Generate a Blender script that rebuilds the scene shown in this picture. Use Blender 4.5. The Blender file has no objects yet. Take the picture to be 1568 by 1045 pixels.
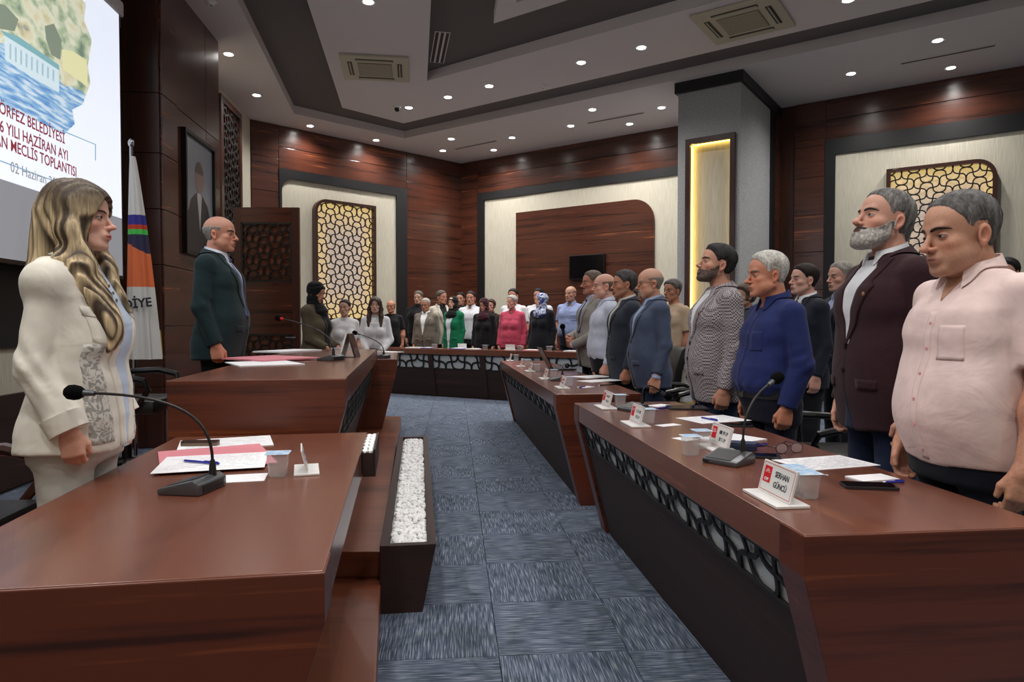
import bpy, bmesh, math, random
import numpy as np
from mathutils import Vector, Matrix
C = bpy.context.scene.collection
SC = bpy.context.scene
random.seed(7)
R = math.radians

# ------------------------------------------------------------------ camera, world, exposure
F = 1045.0
CAMH = 1.27
PITCH = math.atan(27.5 / F)
cam = bpy.data.objects.new('camera', bpy.data.cameras.new('camera'))
C.objects.link(cam)
cam.location = (0, 0, CAMH)
cam.rotation_euler = (math.pi / 2 - PITCH, 0, 0)
cam.data.sensor_width = 36
cam.data.lens = 36 * F / 1568
cam.data.clip_start = .05
SC.camera = cam
w = bpy.data.worlds.new('world'); SC.world = w
w.use_nodes = True
w.node_tree.nodes['Background'].inputs[0].default_value = (.9, .95, 1, 1)
w.node_tree.nodes['Background'].inputs[1].default_value = .05
SC.view_settings.view_transform = 'Standard'
SC.view_settings.look = 'None'
SC.view_settings.exposure = 0.0
SC.view_settings.gamma = 1
SC.view_settings.use_curve_mapping = False
LAMP_W = 108.0          # each ceiling downlight
SC.cycles.max_bounces = 6
SC.cycles.diffuse_bounces = 3
SC.cycles.glossy_bounces = 3
SC.cycles.transparent_max_bounces = 8
SC.cycles.caustics_reflective = False
SC.cycles.caustics_refractive = False
SC.cycles.sample_clamp_indirect = 4
SC.cycles.use_denoising = True

# ------------------------------------------------------------------ where a line of sight meets a height / a depth
def _d(px, py):
    x = (px - 784) / F; y = (522.5 - py) / F
    c, s = math.cos(PITCH), math.sin(PITCH)
    return Vector((x, c + y * s, -s + y * c))
def atH(px, py, h):
    d = _d(px, py); t = (h - CAMH) / d.z
    return Vector((d.x * t, d.y * t, h))
def atY(px, py, Y):
    d = _d(px, py); t = Y / d.y
    return Vector((d.x * t, Y, CAMH + d.z * t))

# ------------------------------------------------------------------ materials
def srgb(r, g, b):
    f = lambda c: (c / 255 / 12.92) if c / 255 <= .04045 else ((c / 255 + .055) / 1.055) ** 2.4
    return (f(r), f(g), f(b), 1)
def newmat(name):
    m = bpy.data.materials.new(name); m.use_nodes = True
    return m, m.node_tree.nodes, m.node_tree.links, m.node_tree.nodes['Principled BSDF']
def plain(name, col, rough=.5, metal=0, emit=0, coat=0, spec=.5, bump=0, bscale=60):
    m, N, L, b = newmat(name)
    b.inputs['Base Color'].default_value = col
    b.inputs['Roughness'].default_value = rough
    b.inputs['Metallic'].default_value = metal
    b.inputs['Coat Weight'].default_value = coat
    b.inputs['Specular IOR Level'].default_value = spec
    if emit:
        b.inputs['Emission Color'].default_value = col
        b.inputs['Emission Strength'].default_value = emit
    if bump:
        n = N.new('ShaderNodeTexNoise'); n.inputs['Scale'].default_value = bscale
        n.inputs['Detail'].default_value = 3
        t = N.new('ShaderNodeTexCoord'); L.new(t.outputs['Object'], n.inputs['Vector'])
        bp = N.new('ShaderNodeBump'); bp.inputs['Strength'].default_value = bump
        bp.inputs['Distance'].default_value = .01
        L.new(n.outputs[0], bp.inputs['Height']); L.new(bp.outputs[0], b.inputs['Normal'])
    return m
def ramp(N, stops):
    r = N.new('ShaderNodeValToRGB')
    e = r.color_ramp.elements
    while len(e) < len(stops): e.new(.5)
    for x, (p, c) in zip(e, stops): x.position = p; x.color = c
    return r
def wood(name, dark, mid, light, rough=.32, coat=.25, axis='X', sc=1.0):
    """walnut veneer: long streaks along one axis of the object"""
    m, N, L, b = newmat(name)
    t = N.new('ShaderNodeTexCoord')
    oi = N.new('ShaderNodeObjectInfo')
    mp = N.new('ShaderNodeMapping')
    s = {'X': (.35, 3, 9), 'Y': (3, .35, 9), 'Z': (6, 6, .4)}[axis]
    mp.inputs['Scale'].default_value = tuple(v * sc for v in s)
    L.new(t.outputs['Object'], mp.inputs['Vector'])
    mul = N.new('ShaderNodeVectorMath'); mul.operation = 'SCALE'; mul.inputs['Scale'].default_value = 37
    cmb = N.new('ShaderNodeCombineXYZ')
    for i in range(3): L.new(oi.outputs['Random'], cmb.inputs[i])
    L.new(cmb.outputs[0], mul.inputs[0]); L.new(mul.outputs[0], mp.inputs['Location'])
    n1 = N.new('ShaderNodeTexNoise'); n1.inputs['Scale'].default_value = 1.3; n1.inputs['Detail'].default_value = 5
    n1.inputs['Distortion'].default_value = .4
    n2 = N.new('ShaderNodeTexNoise'); n2.inputs['Scale'].default_value = 7; n2.inputs['Detail'].default_value = 4
    L.new(mp.outputs[0], n1.inputs['Vector']); L.new(mp.outputs[0], n2.inputs['Vector'])
    mx = N.new('ShaderNodeMix'); mx.inputs[0].default_value = .35
    L.new(n1.outputs[0], mx.inputs[2]); L.new(n2.outputs[0], mx.inputs[3])
    r = ramp(N, [(.36, dark), (.5, mid), (.6, mid), (.68, light)])
    L.new(mx.outputs[0], r.inputs[0]); L.new(r.outputs[0], b.inputs['Base Color'])
    b.inputs['Roughness'].default_value = rough
    b.inputs['Coat Weight'].default_value = coat
    b.inputs['Coat Roughness'].default_value = .22
    bp = N.new('ShaderNodeBump'); bp.inputs['Strength'].default_value = .05; bp.inputs['Distance'].default_value = .004
    L.new(n2.outputs[0], bp.inputs['Height']); L.new(bp.outputs[0], b.inputs['Normal'])
    return m
def wallpaper(name, c1, c2, sx=90, sz=4):
    m, N, L, b = newmat(name)
    t = N.new('ShaderNodeTexCoord'); mp = N.new('ShaderNodeMapping')
    mp.inputs['Scale'].default_value = (sx, sx, sz)
    L.new(t.outputs['Object'], mp.inputs['Vector'])
    n = N.new('ShaderNodeTexNoise'); n.inputs['Scale'].default_value = 1; n.inputs['Detail'].default_value = 3
    L.new(mp.outputs[0], n.inputs['Vector'])
    r = ramp(N, [(.35, c1), (.65, c2)])
    L.new(n.outputs[0], r.inputs[0]); L.new(r.outputs[0], b.inputs['Base Color'])
    b.inputs['Roughness'].default_value = .75
    bp = N.new('ShaderNodeBump'); bp.inputs['Strength'].default_value = .25; bp.inputs['Distance'].default_value = .004
    L.new(n.outputs[0], bp.inputs['Height']); L.new(bp.outputs[0], b.inputs['Normal'])
    return m
M = {}
M['wood'] = wood('walnut_wall', srgb(46, 23, 17), srgb(80, 42, 29), srgb(146, 84, 52), .27, .45)
M['wood_v'] = wood('walnut_upright', srgb(42, 21, 16), srgb(68, 36, 26), srgb(106, 62, 42), .33, .3, 'Z')
M['desk'] = wood('walnut_desk_top', srgb(84, 48, 37), srgb(112, 66, 50), srgb(138, 86, 62), .27, .4, sc=.8)
M['desk_side'] = wood('walnut_desk_side', srgb(58, 25, 16), srgb(98, 46, 28), srgb(140, 74, 40), .36, .2, 'Y')
M['desk_dark'] = wood('walnut_desk_front', srgb(34, 18, 15), srgb(50, 28, 22), srgb(66, 38, 28), .6, .0)
M['step'] = wood('walnut_step', srgb(88, 44, 30), srgb(118, 64, 42), srgb(158, 94, 54), .35, .25)
M['frame_wood'] = plain('dark_walnut_frame', srgb(58, 28, 20), .35, coat=.2)
M['black'] = plain('black_trim', srgb(22, 22, 24), .45)
M['beige'] = wallpaper('beige_ribbed_paper', srgb(196, 190, 172), srgb(214, 208, 190))
M['grey_paper'] = wallpaper('grey_flecked_paper', srgb(158, 160, 162), srgb(188, 190, 192), 60, 50)
M['ceil'] = plain('ceiling_white_paint', srgb(228, 220, 218), .8)
M['ceil_dark'] = plain('ceiling_grey_paint', srgb(108, 101, 99), .85)
M['lattice'] = plain('black_lattice', srgb(26, 22, 20), .5)
M['lattice_back'] = plain('grey_acrylic', srgb(206, 212, 214), .5)
M['white'] = plain('white_plastic', srgb(232, 232, 230), .45)
M['cream'] = plain('cream_plastic', srgb(196, 188, 166), .5)
M['dark_grey'] = plain('dark_grey_plastic', srgb(48, 49, 52), .35, metal=.3)
M['grey_metal'] = plain('gunmetal_plastic', srgb(96, 98, 102), .32, metal=.6)
M['blackp'] = plain('black_plastic', srgb(14, 14, 16), .3)
M['leather'] = plain('black_leather', srgb(20, 20, 22), .42, bump=.2, bscale=120)
M['chrome'] = plain('chrome', srgb(190, 190, 195), .15, metal=1)
M['lamp'] = plain('downlight_lens', (1, .97, .92, 1), .4, emit=22)
M['paper'] = plain('white_paper', srgb(236, 236, 240), .7)
M['floor_under'] = plain('floor_screed', srgb(50, 58, 68), .9)
def backlight():
    m, N, L, b = newmat('backlit_acrylic')
    t = N.new('ShaderNodeTexCoord')
    # Generated coordinates run 0..1 over the panel: the LED strip sits along its edges
    sep = N.new('ShaderNodeSeparateXYZ'); L.new(t.outputs['Generated'], sep.inputs[0])
    def edge(o):
        a = N.new('ShaderNodeMath'); a.operation = 'SUBTRACT'; a.inputs[1].default_value = .5; L.new(o, a.inputs[0])
        c = N.new('ShaderNodeMath'); c.operation = 'ABSOLUTE'; L.new(a.outputs[0], c.inputs[0]); return c
    e1, e2 = edge(sep.outputs[0]), edge(sep.outputs[2])
    mx = N.new('ShaderNodeMath'); mx.operation = 'MAXIMUM'; L.new(e1.outputs[0], mx.inputs[0]); L.new(e2.outputs[0], mx.inputs[1])
    r = ramp(N, [(.22, srgb(204, 182, 164)), (.36, srgb(240, 204, 150)), (.46, srgb(255, 218, 138))])
    L.new(mx.outputs[0], r.inputs[0])
    b.inputs['Base Color'].default_value = srgb(200, 190, 180)
    L.new(r.outputs[0], b.inputs['Emission Color']); b.inputs['Emission Strength'].default_value = .6
    return m
M['backlit'] = backlight()
M['led'] = plain('led_strip', srgb(255, 214, 110), .4, emit=5)

# ------------------------------------------------------------------ mesh helpers
class B:
    """collects geometry for ONE mesh"""
    def __init__(s): s.v = []; s.f = []
    def add(s, vs, fs):
        k = len(s.v); s.v += [tuple(v) for v in vs]; s.f += [tuple(i + k for i in f) for f in fs]; return s
    def box(s, x0, x1, y0, y1, z0, z1, m=None):
        vs = [Vector(p) for p in ((x0, y0, z0), (x1, y0, z0), (x1, y1, z0), (x0, y1, z0), (x0, y0, z1), (x1, y0, z1), (x1, y1, z1), (x0, y1, z1))]
        if m: vs = [m @ v for v in vs]
        return s.add(vs, [(0, 3, 2, 1), (4, 5, 6, 7), (0, 1, 5, 4), (1, 2, 6, 5), (2, 3, 7, 6), (3, 0, 4, 7)])
    def prism(s, poly, fn0, fn1):
        """poly: list of 2D points; fn0/fn1 map a point to the two end positions"""
        n = len(poly); a = [fn0(*p) for p in poly]; b = [fn1(*p) for p in poly]
        return s.add(a + b, [tuple(range(n))[::-1], tuple(range(n, 2 * n))] + [(i, (i + 1) % n, n + (i + 1) % n, n + i) for i in range(n)])
    def px(s, poly, x0, x1):    # poly in (y,z)
        return s.prism(poly, lambda y, z: (x0, y, z), lambda y, z: (x1, y, z))
    def py(s, poly, y0, y1):    # poly in (x,z)
        return s.prism(poly, lambda x, z: (x, y1, z), lambda x, z: (x, y0, z))
    def pz(s, poly, z0, z1):
        return s.prism(poly, lambda x, y: (x, y, z0), lambda x, y: (x, y, z1))
    def tube(s, pts, r, n=8, cap=True):
        pts = [Vector(p) for p in pts]; rs = r if isinstance(r, (list, tuple)) else [r] * len(pts)
        rings = []; up = None
        for i, p in enumerate(pts):
            d = (pts[min(i + 1, len(pts) - 1)] - pts[max(i - 1, 0)])
            d = d.normalized() if d.length > 1e-9 else Vector((0, 0, 1))
            if up is None: up = d.orthogonal().normalized()
            up = (up - d * up.dot(d)); up = up.normalized() if up.length > 1e-6 else d.orthogonal().normalized()
            q = d.cross(up)
            rings.append([p + (up * math.cos(2 * math.pi * k / n) + q * math.sin(2 * math.pi * k / n)) * rs[i] for k in range(n)])
        vs = [v for rg in rings for v in rg]; fs = []
        for i in range(len(pts) - 1):
            for k in range(n):
                a = i * n + k; b = i * n + (k + 1) % n
                fs.append((a, b, b + n, a + n))
        if cap: fs += [tuple(range(n))[::-1], tuple(range(len(vs) - n, len(vs)))]
        return s.add(vs, fs)
    def lathe(s, prof, n=24, m=None):
        """prof: (r,z) list, axis z"""
        vs = []; fs = []
        for r, z in prof:
            for k in range(n):
                v = Vector((r * math.cos(2 * math.pi * k / n), r * math.sin(2 * math.pi * k / n), z)); vs.append(m @ v if m else v)
        for i in range(len(prof) - 1):
            for k in range(n):
                a = i * n + k; b = i * n + (k + 1) % n
                fs.append((a, b, b + n, a + n))
        fs += [tuple(range(n))[::-1], tuple(range(len(vs) - n, len(vs)))]
        return s.add(vs, fs)
    def ball(s, c, r, n=12, m=8):
        c = Vector(c); r = r if isinstance(r, tuple) else (r, r, r)
        vs = [c + Vector((0, 0, -r[2]))]; fs = []
        for i in range(1, m):
            a = -math.pi / 2 + math.pi * i / m
            for k in range(n):
                t = 2 * math.pi * k / n
                vs.append(c + Vector((r[0] * math.cos(a) * math.cos(t), r[1] * math.cos(a) * math.sin(t), r[2] * math.sin(a))))
        vs.append(c + Vector((0, 0, r[2])))
        for k in range(n): fs.append((0, 1 + (k + 1) % n, 1 + k))
        for i in range(m - 2):
            for k in range(n):
                a = 1 + i * n + k; b = 1 + i * n + (k + 1) % n
                fs.append((a, b, b + n, a + n))
        e = len(vs) - 1; o = 1 + (m - 2) * n
        for k in range(n): fs.append((o + k, o + (k + 1) % n, e))
        return s.add(vs, fs)
    def mesh(s, name, mat, smooth=False, bevel=0):
        me = bpy.data.meshes.new(name)
        me.from_pydata(s.v, [], s.f); me.validate()
        if bevel:
            bm = bmesh.new(); bm.from_mesh(me)
            ed = [e for e in bm.edges if len(e.link_faces) == 2 and e.calc_face_angle(0) > .6]
            bmesh.ops.bevel(bm, geom=ed, offset=bevel, segments=2, affect='EDGES', profile=.6)
            bm.to_mesh(me); bm.free()
        me.materials.append(mat)
        if smooth:
            me.shade_smooth()
            try: me.set_sharp_from_angle(angle=R(40))
            except Exception: pass
        return me
def link(name, me, parent=None, mat=None, loc=None):
    o = bpy.data.objects.new(name, me); C.objects.link(o)
    if parent is not None: o.parent = parent
    if mat is not None: o.matrix_local = mat
    if loc is not None: o.location = loc
    return o
def ob(name, b, m, parent=None, mat=None, smooth=False, bevel=0):
    return link(name, b.mesh(name, M[m] if isinstance(m, str) else m, smooth, bevel), parent, mat)
def frame(p, ang):
    return Matrix.Translation(Vector(p)) @ Matrix.Rotation(ang, 4, 'Z')
def tag(o, label=None, cat=None, group=None, kind=None):
    if label: o['label'] = label
    if cat: o['category'] = cat
    if group: o['group'] = group
    if kind: o['kind'] = kind
    return o
def thing(name, label, cat, mat=None, group=None, parent=None):
    o = bpy.data.objects.new(name, None); C.objects.link(o)
    if mat is not None: o.matrix_local = mat
    o.empty_display_size = .1
    return tag(o, label, cat, group)
def copy_tree(o, parent=None):
    c = o.copy(); C.objects.link(c)
    if parent is not None: c.parent = parent
    for ch in list(o.children): copy_tree(ch, c)
    return c
_font = []
def text_part(name, s, size, mat, parent, m, ext=.0004, align='CENTER', bold=0.0, shear=0, sx=1):
    cu = bpy.data.curves.new(name, 'FONT'); cu.body = s; cu.size = size; cu.extrude = ext; cu.align_x = align
    cu.align_y = 'CENTER'; cu.offset = bold; cu.resolution_u = 3; cu.shear = shear
    tmp = bpy.data.objects.new('tmp', cu); C.objects.link(tmp)
    dg = bpy.context.evaluated_depsgraph_get(); dg.update()
    me = bpy.data.meshes.new_from_object(tmp.evaluated_get(dg))
    bpy.data.objects.remove(tmp); bpy.data.curves.remove(cu)
    me.materials.clear(); me.materials.append(mat)
    if sx != 1: me.transform(Matrix.Diagonal((sx, 1, 1, 1)))
    me.name = name
    return link(name, me, parent, m)
# ================================================================== the room
HC = 4.85
d0 = Vector((-.103, .995)).normalized()                 # along the left wall, away from the camera
A3 = atH(706, 251, HC); A = Vector((A3.x, A3.y))        # far corner
L3 = atH(383, 183, HC); L0 = Vector((L3.x, L3.y))       # corner of left wall and far-left wall
K3 = atH(1218, 162, HC); K = Vector((K3.x, K3.y))
dR = (K - A).normalized()
RB = A + dR * 14.5                                     # right wall runs on past the frame
class Wall:
    def __init__(s, p0, p1):
        s.p0 = Vector((p0.x, p0.y)); s.u = (Vector((p1.x, p1.y)) - s.p0); s.L = s.u.length; s.u.normalize()
        s.n = Vector((-s.u.y, s.u.x))
        s.m = frame((s.p0.x, s.p0.y, 0), math.atan2(s.u.y, s.u.x))
    def hit(s, px, py, off=0.0):
        d = _d(px, py); o = s.p0 + s.n * off
        t = s.n.dot(o) / s.n.dot(Vector((d.x, d.y)))
        p = Vector((d.x * t, d.y * t))
        return (p - o).dot(s.u), CAMH + d.z * t
WBR = Wall(RB, A)      # back-right wall, room on its left
WBL = Wall(A, L0)      # back-left wall
ext = L0 - d0 * 14.5
WL = Wall(L0, ext)     # left wall (recessed plane)

def struct(name, b, m, mat=None, **k):
    return tag(ob(name, b, m, None, mat, **k), kind='structure')

# floor
b = B(); b.box(-9, 12, -5, 17, -.2, -.012)
floor = struct('floor', b, 'floor_under')
# carpet tiles: one slab each, turned a quarter from one to the next
def carpet():
    m, N, L, bs = newmat('carpet_tile')
    t = N.new('ShaderNodeTexCoord'); oi = N.new('ShaderNodeObjectInfo')
    mp = N.new('ShaderNodeMapping'); mp.inputs['Scale'].default_value = (9, 190, 1)
    cmb = N.new('ShaderNodeCombineXYZ')
    mu = N.new('ShaderNodeMath'); mu.operation = 'MULTIPLY'; mu.inputs[1].default_value = 91; L.new(oi.outputs['Random'], mu.inputs[0])
    for i in range(2): L.new(mu.outputs[0], cmb.inputs[i])
    L.new(cmb.outputs[0], mp.inputs['Location']); L.new(t.outputs['Object'], mp.inputs['Vector'])
    n = N.new('ShaderNodeTexNoise'); n.inputs['Scale'].default_value = 1; n.inputs['Detail'].default_value = 2
    n2 = N.new('ShaderNodeTexNoise'); n2.inputs['Scale'].default_value = 260; n2.inputs['Detail'].default_value = 1
    L.new(mp.outputs[0], n.inputs['Vector']); L.new(t.outputs['Object'], n2.inputs['Vector'])
    r = ramp(N, [(.34, srgb(62, 72, 88)), (.5, srgb(88, 98, 116)), (.64, srgb(136, 144, 158)), (.74, srgb(158, 163, 174))])
    L.new(n.outputs[0], r.inputs[0])
    # trodden dull stains crossing the aisle
    g = N.new('ShaderNodeNewGeometry'); n3 = N.new('ShaderNodeTexNoise'); n3.inputs['Scale'].default_value = 1.7; n3.inputs['Detail'].default_value = 5
    n3.inputs['Distortion'].default_value = 1.2
    L.new(g.outputs['Position'], n3.inputs['Vector'])
    r3 = ramp(N, [(.44, (1, 1, 1, 1)), (.485, (.66, .68, .62, 1)), (.53, (1, 1, 1, 1))])
    L.new(n3.outputs[0], r3.inputs[0])
    mx = N.new('ShaderNodeMix'); mx.data_type = 'RGBA'; mx.blend_type = 'MULTIPLY'; mx.inputs[0].default_value = .7
    L.new(r.outputs[0], mx.inputs[6]); L.new(r3.outputs[0], mx.inputs[7]); L.new(mx.outputs[2], bs.inputs['Base Color'])
    bs.inputs['Roughness'].default_value = .95; bs.inputs['Specular IOR Level'].default_value = .1
    bp = N.new('ShaderNodeBump'); bp.inputs['Strength'].default_value = .5; bp.inputs['Distance'].default_value = .004
    L.new(n.outputs[0], bp.inputs['Height']); L.new(bp.outputs[0], bs.inputs['Normal'])
    return m
M['carpet'] = carpet()
b = B(); b.box(-.2485, .2485, -.2485, .2485, -.012, 0)
tile_me = b.mesh('carpet_tile', M['carpet'], bevel=.002)
org = atH(764, 1005, 0); ta = math.atan2(-.085, 1)
fr0 = frame((org.x, org.y, 0), -ta)
tiles = []
for i in range(-12, 16):
    for j in range(-9, 28):
        p = fr0 @ Vector((i * .5 + .25, j * .5 + .25, 0))
        if p.y < .4: continue
        q = Vector((p.x, p.y))
        if (q - WBL.p0).dot(WBL.n) < .1 or (q - WBR.p0).dot(WBR.n) < .1 or (q - WL.p0).dot(WL.n) < .1: continue
        aisle = -1.9 - .1 * p.y * .3 < p.x < 1.9 + .02 * p.y
        tiles.append((0 if aisle else 1, (p.y if aisle else p.length), p, (i + j) % 2))
tiles.sort(key=lambda t: t[:2])
for k, (_, _, p, odd) in enumerate(tiles[:300]):
    link('carpet_tile', tile_me, floor, frame((p.x, p.y, 0), -ta + (math.pi / 2 if odd else 0)))
b = B()
for _, _, p, odd in tiles[300:]:
    b.box(-.2485, .2485, -.2485, .2485, -.012, 0, frame((p.x, p.y, 0), -ta))
rest = ob('carpet_tiles_far', b, 'carpet', floor); rest['kind'] = 'stuff'

# ---- wall cores (0.2 thick, room face at offset 0)
def core(name, W, s0, s1, m, off=0.0, z1=HC + .3):
    b = B(); b.box(s0, s1, off - .2, off, -.05, z1)
    return struct(name, b, m, W.m)
wall_br = core('wall_right', WBR, 0, WBR.L, 'wood_v')
wall_bl = core('wall_back', WBL, 0, WBL.L, 'wood_v')
wall_l = core('wall_left', WL, 0, WL.L, 'beige')
def closing(name, p0, p1):
    W = Wall(p0, p1); core(name, W, 0, W.L, 'beige')
closing('wall_front', ext, Vector((RB.x, ext.y)))
closing('wall_side', Vector((RB.x, ext.y)), RB)

def boards(W, parent, s0, s1, z0, z1, n, dep=.03, mat='wood', gap=.008, off=0.0):
    """horizontal cladding boards with open joints, one object each"""
    h = (z1 - z0) / n
    b = B(); b.box(0, s1 - s0 - gap, 0, dep, 0, h - gap)
    me = b.mesh('cladding_board', M[mat], bevel=.003)
    for i in range(n):
        link('cladding_board', me, parent, Matrix.Translation((s0 + gap / 2, off, z0 + i * h + gap / 2)))
def sof(W, px, py=400, off=0.0): return W.hit(px, py, off)[0]
def hof(W, px, py, off=0.0): return W.hit(px, py, off)[1]

# back-left wall: boards, black surround, beige bay
W = WBL
sa, sb = sof(W, 622), sof(W, 427)          # bay outer
zt = hof(W, 622, 290)
boards(W, wall_bl, .0, sa, 0, HC, 8)
boards(W, wall_bl, sb, W.L, 0, HC, 8)
boards(W, wall_bl, sa, sb, zt, HC, 2)
def rounded(x0, x1, z0, z1, rl=0, rr=0, n=8):
    """rectangle in (s,z) with its upper corners rounded (rl at x0, rr at x1)"""
    p = [(x0, z0), (x1, z0)]
    if rr: p += [(x1 - rr + rr * math.cos(a * math.pi / 2 / n), z1 - rr + rr * math.sin(a * math.pi / 2 / n)) for a in range(n + 1)]
    else: p += [(x1, z1)]
    if rl: p += [(x0 + rl - rl * math.sin(a * math.pi / 2 / n), z1 - rl + rl * math.cos(a * math.pi / 2 / n)) for a in range(n + 1)]
    else: p += [(x0, z1)]
    return p
def ring(b, outer, inner, y0, y1):
    """band between two outlines with the same number of points"""
    n = len(outer)
    vs = [(x, y0, z) for x, z in outer] + [(x, y0, z) for x, z in inner] + [(x, y1, z) for x, z in outer] + [(x, y1, z) for x, z in inner]
    fs = []
    for i in range(n):
        j = (i + 1) % n
        fs += [(i, j, n + j, n + i), (2 * n + i, 3 * n + i, 3 * n + j, 2 * n + j), (i, 2 * n + i, 2 * n + j, j), (n + i, n + j, 3 * n + j, 3 * n + i)]
    b.add(vs, fs)
def bay(W, parent, s0, s1, zt, bs0, bs1, btop, rl=0, rr=0, mat='black'):
    """black surround with a beige panel inside it"""
    e = 8
    o = rounded(s0, s1, .0, zt, 1e-4, 1e-4); i = rounded(s0 + bs0, s1 - bs1, .0 + .01, zt - btop, rl or 1e-4, rr or 1e-4)
    b = B(); ring(b, o, i, 0, .045); ob('surround', b, mat, parent, bevel=0)
    b = B(); b.py(rounded(s0 + bs0 * .5, s1 - bs1 * .5, 0, zt - btop * .5), 0, .012); ob('beige_panel', b, 'beige', parent)
s_in_l, s_in_r = sof(W, 606), sof(W, 431)
bay(W, wall_bl, sa, sb, zt, s_in_l - sa, .05, .17, 0, .22)

def scallops(poly_in, x0, x1, z0, z1, r, wd, y0, y1, seg=6, amp=.37, zs=1.0):
    """lattice of two crossing families of S-curved bars cut to an outline; one mesh"""
    b = B(); zm = (z0 + z1) / 2
    W_, H_ = x1 - x0, z1 - z0; D = r          # D: half diagonal of a cell
    nn = int((W_ + H_ / zs) / D) + 4
    kz = int(H_ / (D * zs)) + 2
    for fam in (1, -1):
        for k in range(-kz - 2, int(W_ / D) + kz + 3):
            if k % 2: continue
            pts = []
            for i in range(0, kz * seg + 1):
                t = i / seg                   # in cells, going up
                a = amp * D * math.sin(math.pi * (t + k / 2)) * .7071
                pts.append((x0 + k * D + fam * (t * D + a), z0 + zs * (t * D - a)))
            for (ax, az), (bx, bz) in zip(pts, pts[1:]):
                if not poly_in((ax + bx) / 2, (az + bz) / 2): continue
                d = Vector((bx - ax, bz - az)); d.normalize(); q = Vector((-d.y, d.x)) * wd / 2; e = d * wd * .15
                P = [(ax + q.x - e.x, az + q.y - e.y), (ax - q.x - e.x, az - q.y - e.y), (bx - q.x + e.x, bz - q.y + e.y), (bx + q.x + e.x, bz + q.y + e.y)]
                P = [(min(max(px_, x0 - .01), x1 + .01), min(max(pz_, z0 - .01), z1 + .01)) for px_, pz_ in P]
                b.py(P, y0, y1)
    return b
def in_round(x0, x1, z0, z1, rl, rr):
    def f(x, z):
        if not (x0 < x < x1 and z0 < z < z1): return False
        if rl and x < x0 + rl and z > z1 - rl: return (x - x0 - rl) ** 2 + (z - z1 + rl) ** 2 < rl * rl
        if rr and x > x1 - rr and z > z1 - rr: return (x - x1 + rr) ** 2 + (z - z1 + rr) ** 2 < rr * rr
        return True
    return f
def wall_lamp(W, s0, s1, z0, z1, rl, rr, r, label):
    t = thing('wall_lamp', label, 'wall lamp', W.m)
    fw = .055
    b = B(); ring(b, rounded(s0, s1, z0, z1, rl or 1e-4, rr or 1e-4), rounded(s0 + fw, s1 - fw, z0 + fw, z1 - fw, max(rl - fw, 1e-4), max(rr - fw, 1e-4)), .012, .13)
    ob('frame', b, 'frame_wood', t)
    b = B(); b.py(rounded(s0 + fw * .6, s1 - fw * .6, z0 + fw * .6, z1 - fw * .6, rl * .8, rr * .8), .014, .04); ob('backlit_panel', b, 'backlit', t)
    a = (s0 + fw * .8, s1 - fw * .8, z0 + fw * .8, z1 - fw * .8)
    b = scallops(in_round(*a, max(rl - fw * .8, 0), max(rr - fw * .8, 0)), *a, r, .017, .085, .11)
    ob('lattice', b, 'lattice', t)
    return t
x0, x1 = sof(W, 571), sof(W, 478); z1 = hof(W, 571, 317)
wall_lamp(W, x0, x1, hof(W, 571, 492), z1, 0, .24, (x1 - x0) / 14.0, 'tall backlit lattice wall lamp on the far left wall behind the women in white')

# back-right wall
W = WBR
zt2 = hof(W, 733, 297)
sA = W.L
s733, s1037 = sof(W, 733), sof(W, 1075)
boards(W, wall_br, s733, sA, 0, HC, 8)
boards(W, wall_br, s1037, s733, zt2, HC, 2)
bay(W, wall_br, s1037, s733, zt2, .1, s733 - sof(W, 743), .16)
# brown panel with the television
p0, p1 = sof(W, 1003), sof(W, 792)
zt3 = hof(W, 792, 326)
t = thing('wall_panel', 'large walnut panel with one rounded corner holding the black television', 'wall panel', W.m)
pz0, pn = .1, 6
hh = (zt3 - pz0) / pn
for i in range(pn):
    b = B(); b.py(rounded(p0, p1, pz0 + i * hh, pz0 + (i + 1) * hh - .008, .42 if i == pn - 1 else 1e-4, 0), .0125, .05)
    ob('board', b, 'wood', t)
t = thing('television', 'small black television hung on the walnut panel of the back wall', 'television', W.m)
a0, a1 = sof(W, 926, 400, .1), sof(W, 872, 400, .1); h0, h1 = hof(W, 900, 428, .1), hof(W, 900, 390, .1)
b = B(); b.box(a0, a1, .06, .12, h0, h1); ob('casing', b, 'blackp', t, bevel=.01)
b = B(); b.box(a0 + .02, a1 - .02, .119, .123, h0 + .03, h1 - .02); ob('screen', b, plain('dark_screen', srgb(8, 8, 10), .15), t)
b = B(); b.box((a0 + a1) / 2 - .1, (a0 + a1) / 2 + .1, .05, .062, (h0 + h1) / 2 - .1, (h0 + h1) / 2 + .1); ob('mount', b, 'blackp', t)
# bay 2, right of the column
sK = (K - W.p0).dot(W.u)
s1262 = sof(W, 1262); s1278 = sof(W, 1278)
zb2 = hof(W, 1262, 216)
boards(W, wall_br, s1262, sK, 0, HC, 8)
boards(W, wall_br, .5, s1262, zb2, HC, 2)
bay(W, wall_br, 1.0, s1262, zb2, .1, s1262 - s1278, zb2 - hof(W, 1278, 237))
l0, l1 = sof(W, 1525), sof(W, 1357)
wall_lamp(W, l0, l1, hof(W, 1357, 470), hof(W, 1357, 262), .26, 0, (l1 - l0) / 17.0, 'broad backlit lattice wall lamp on the right wall behind the bearded man')

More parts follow.
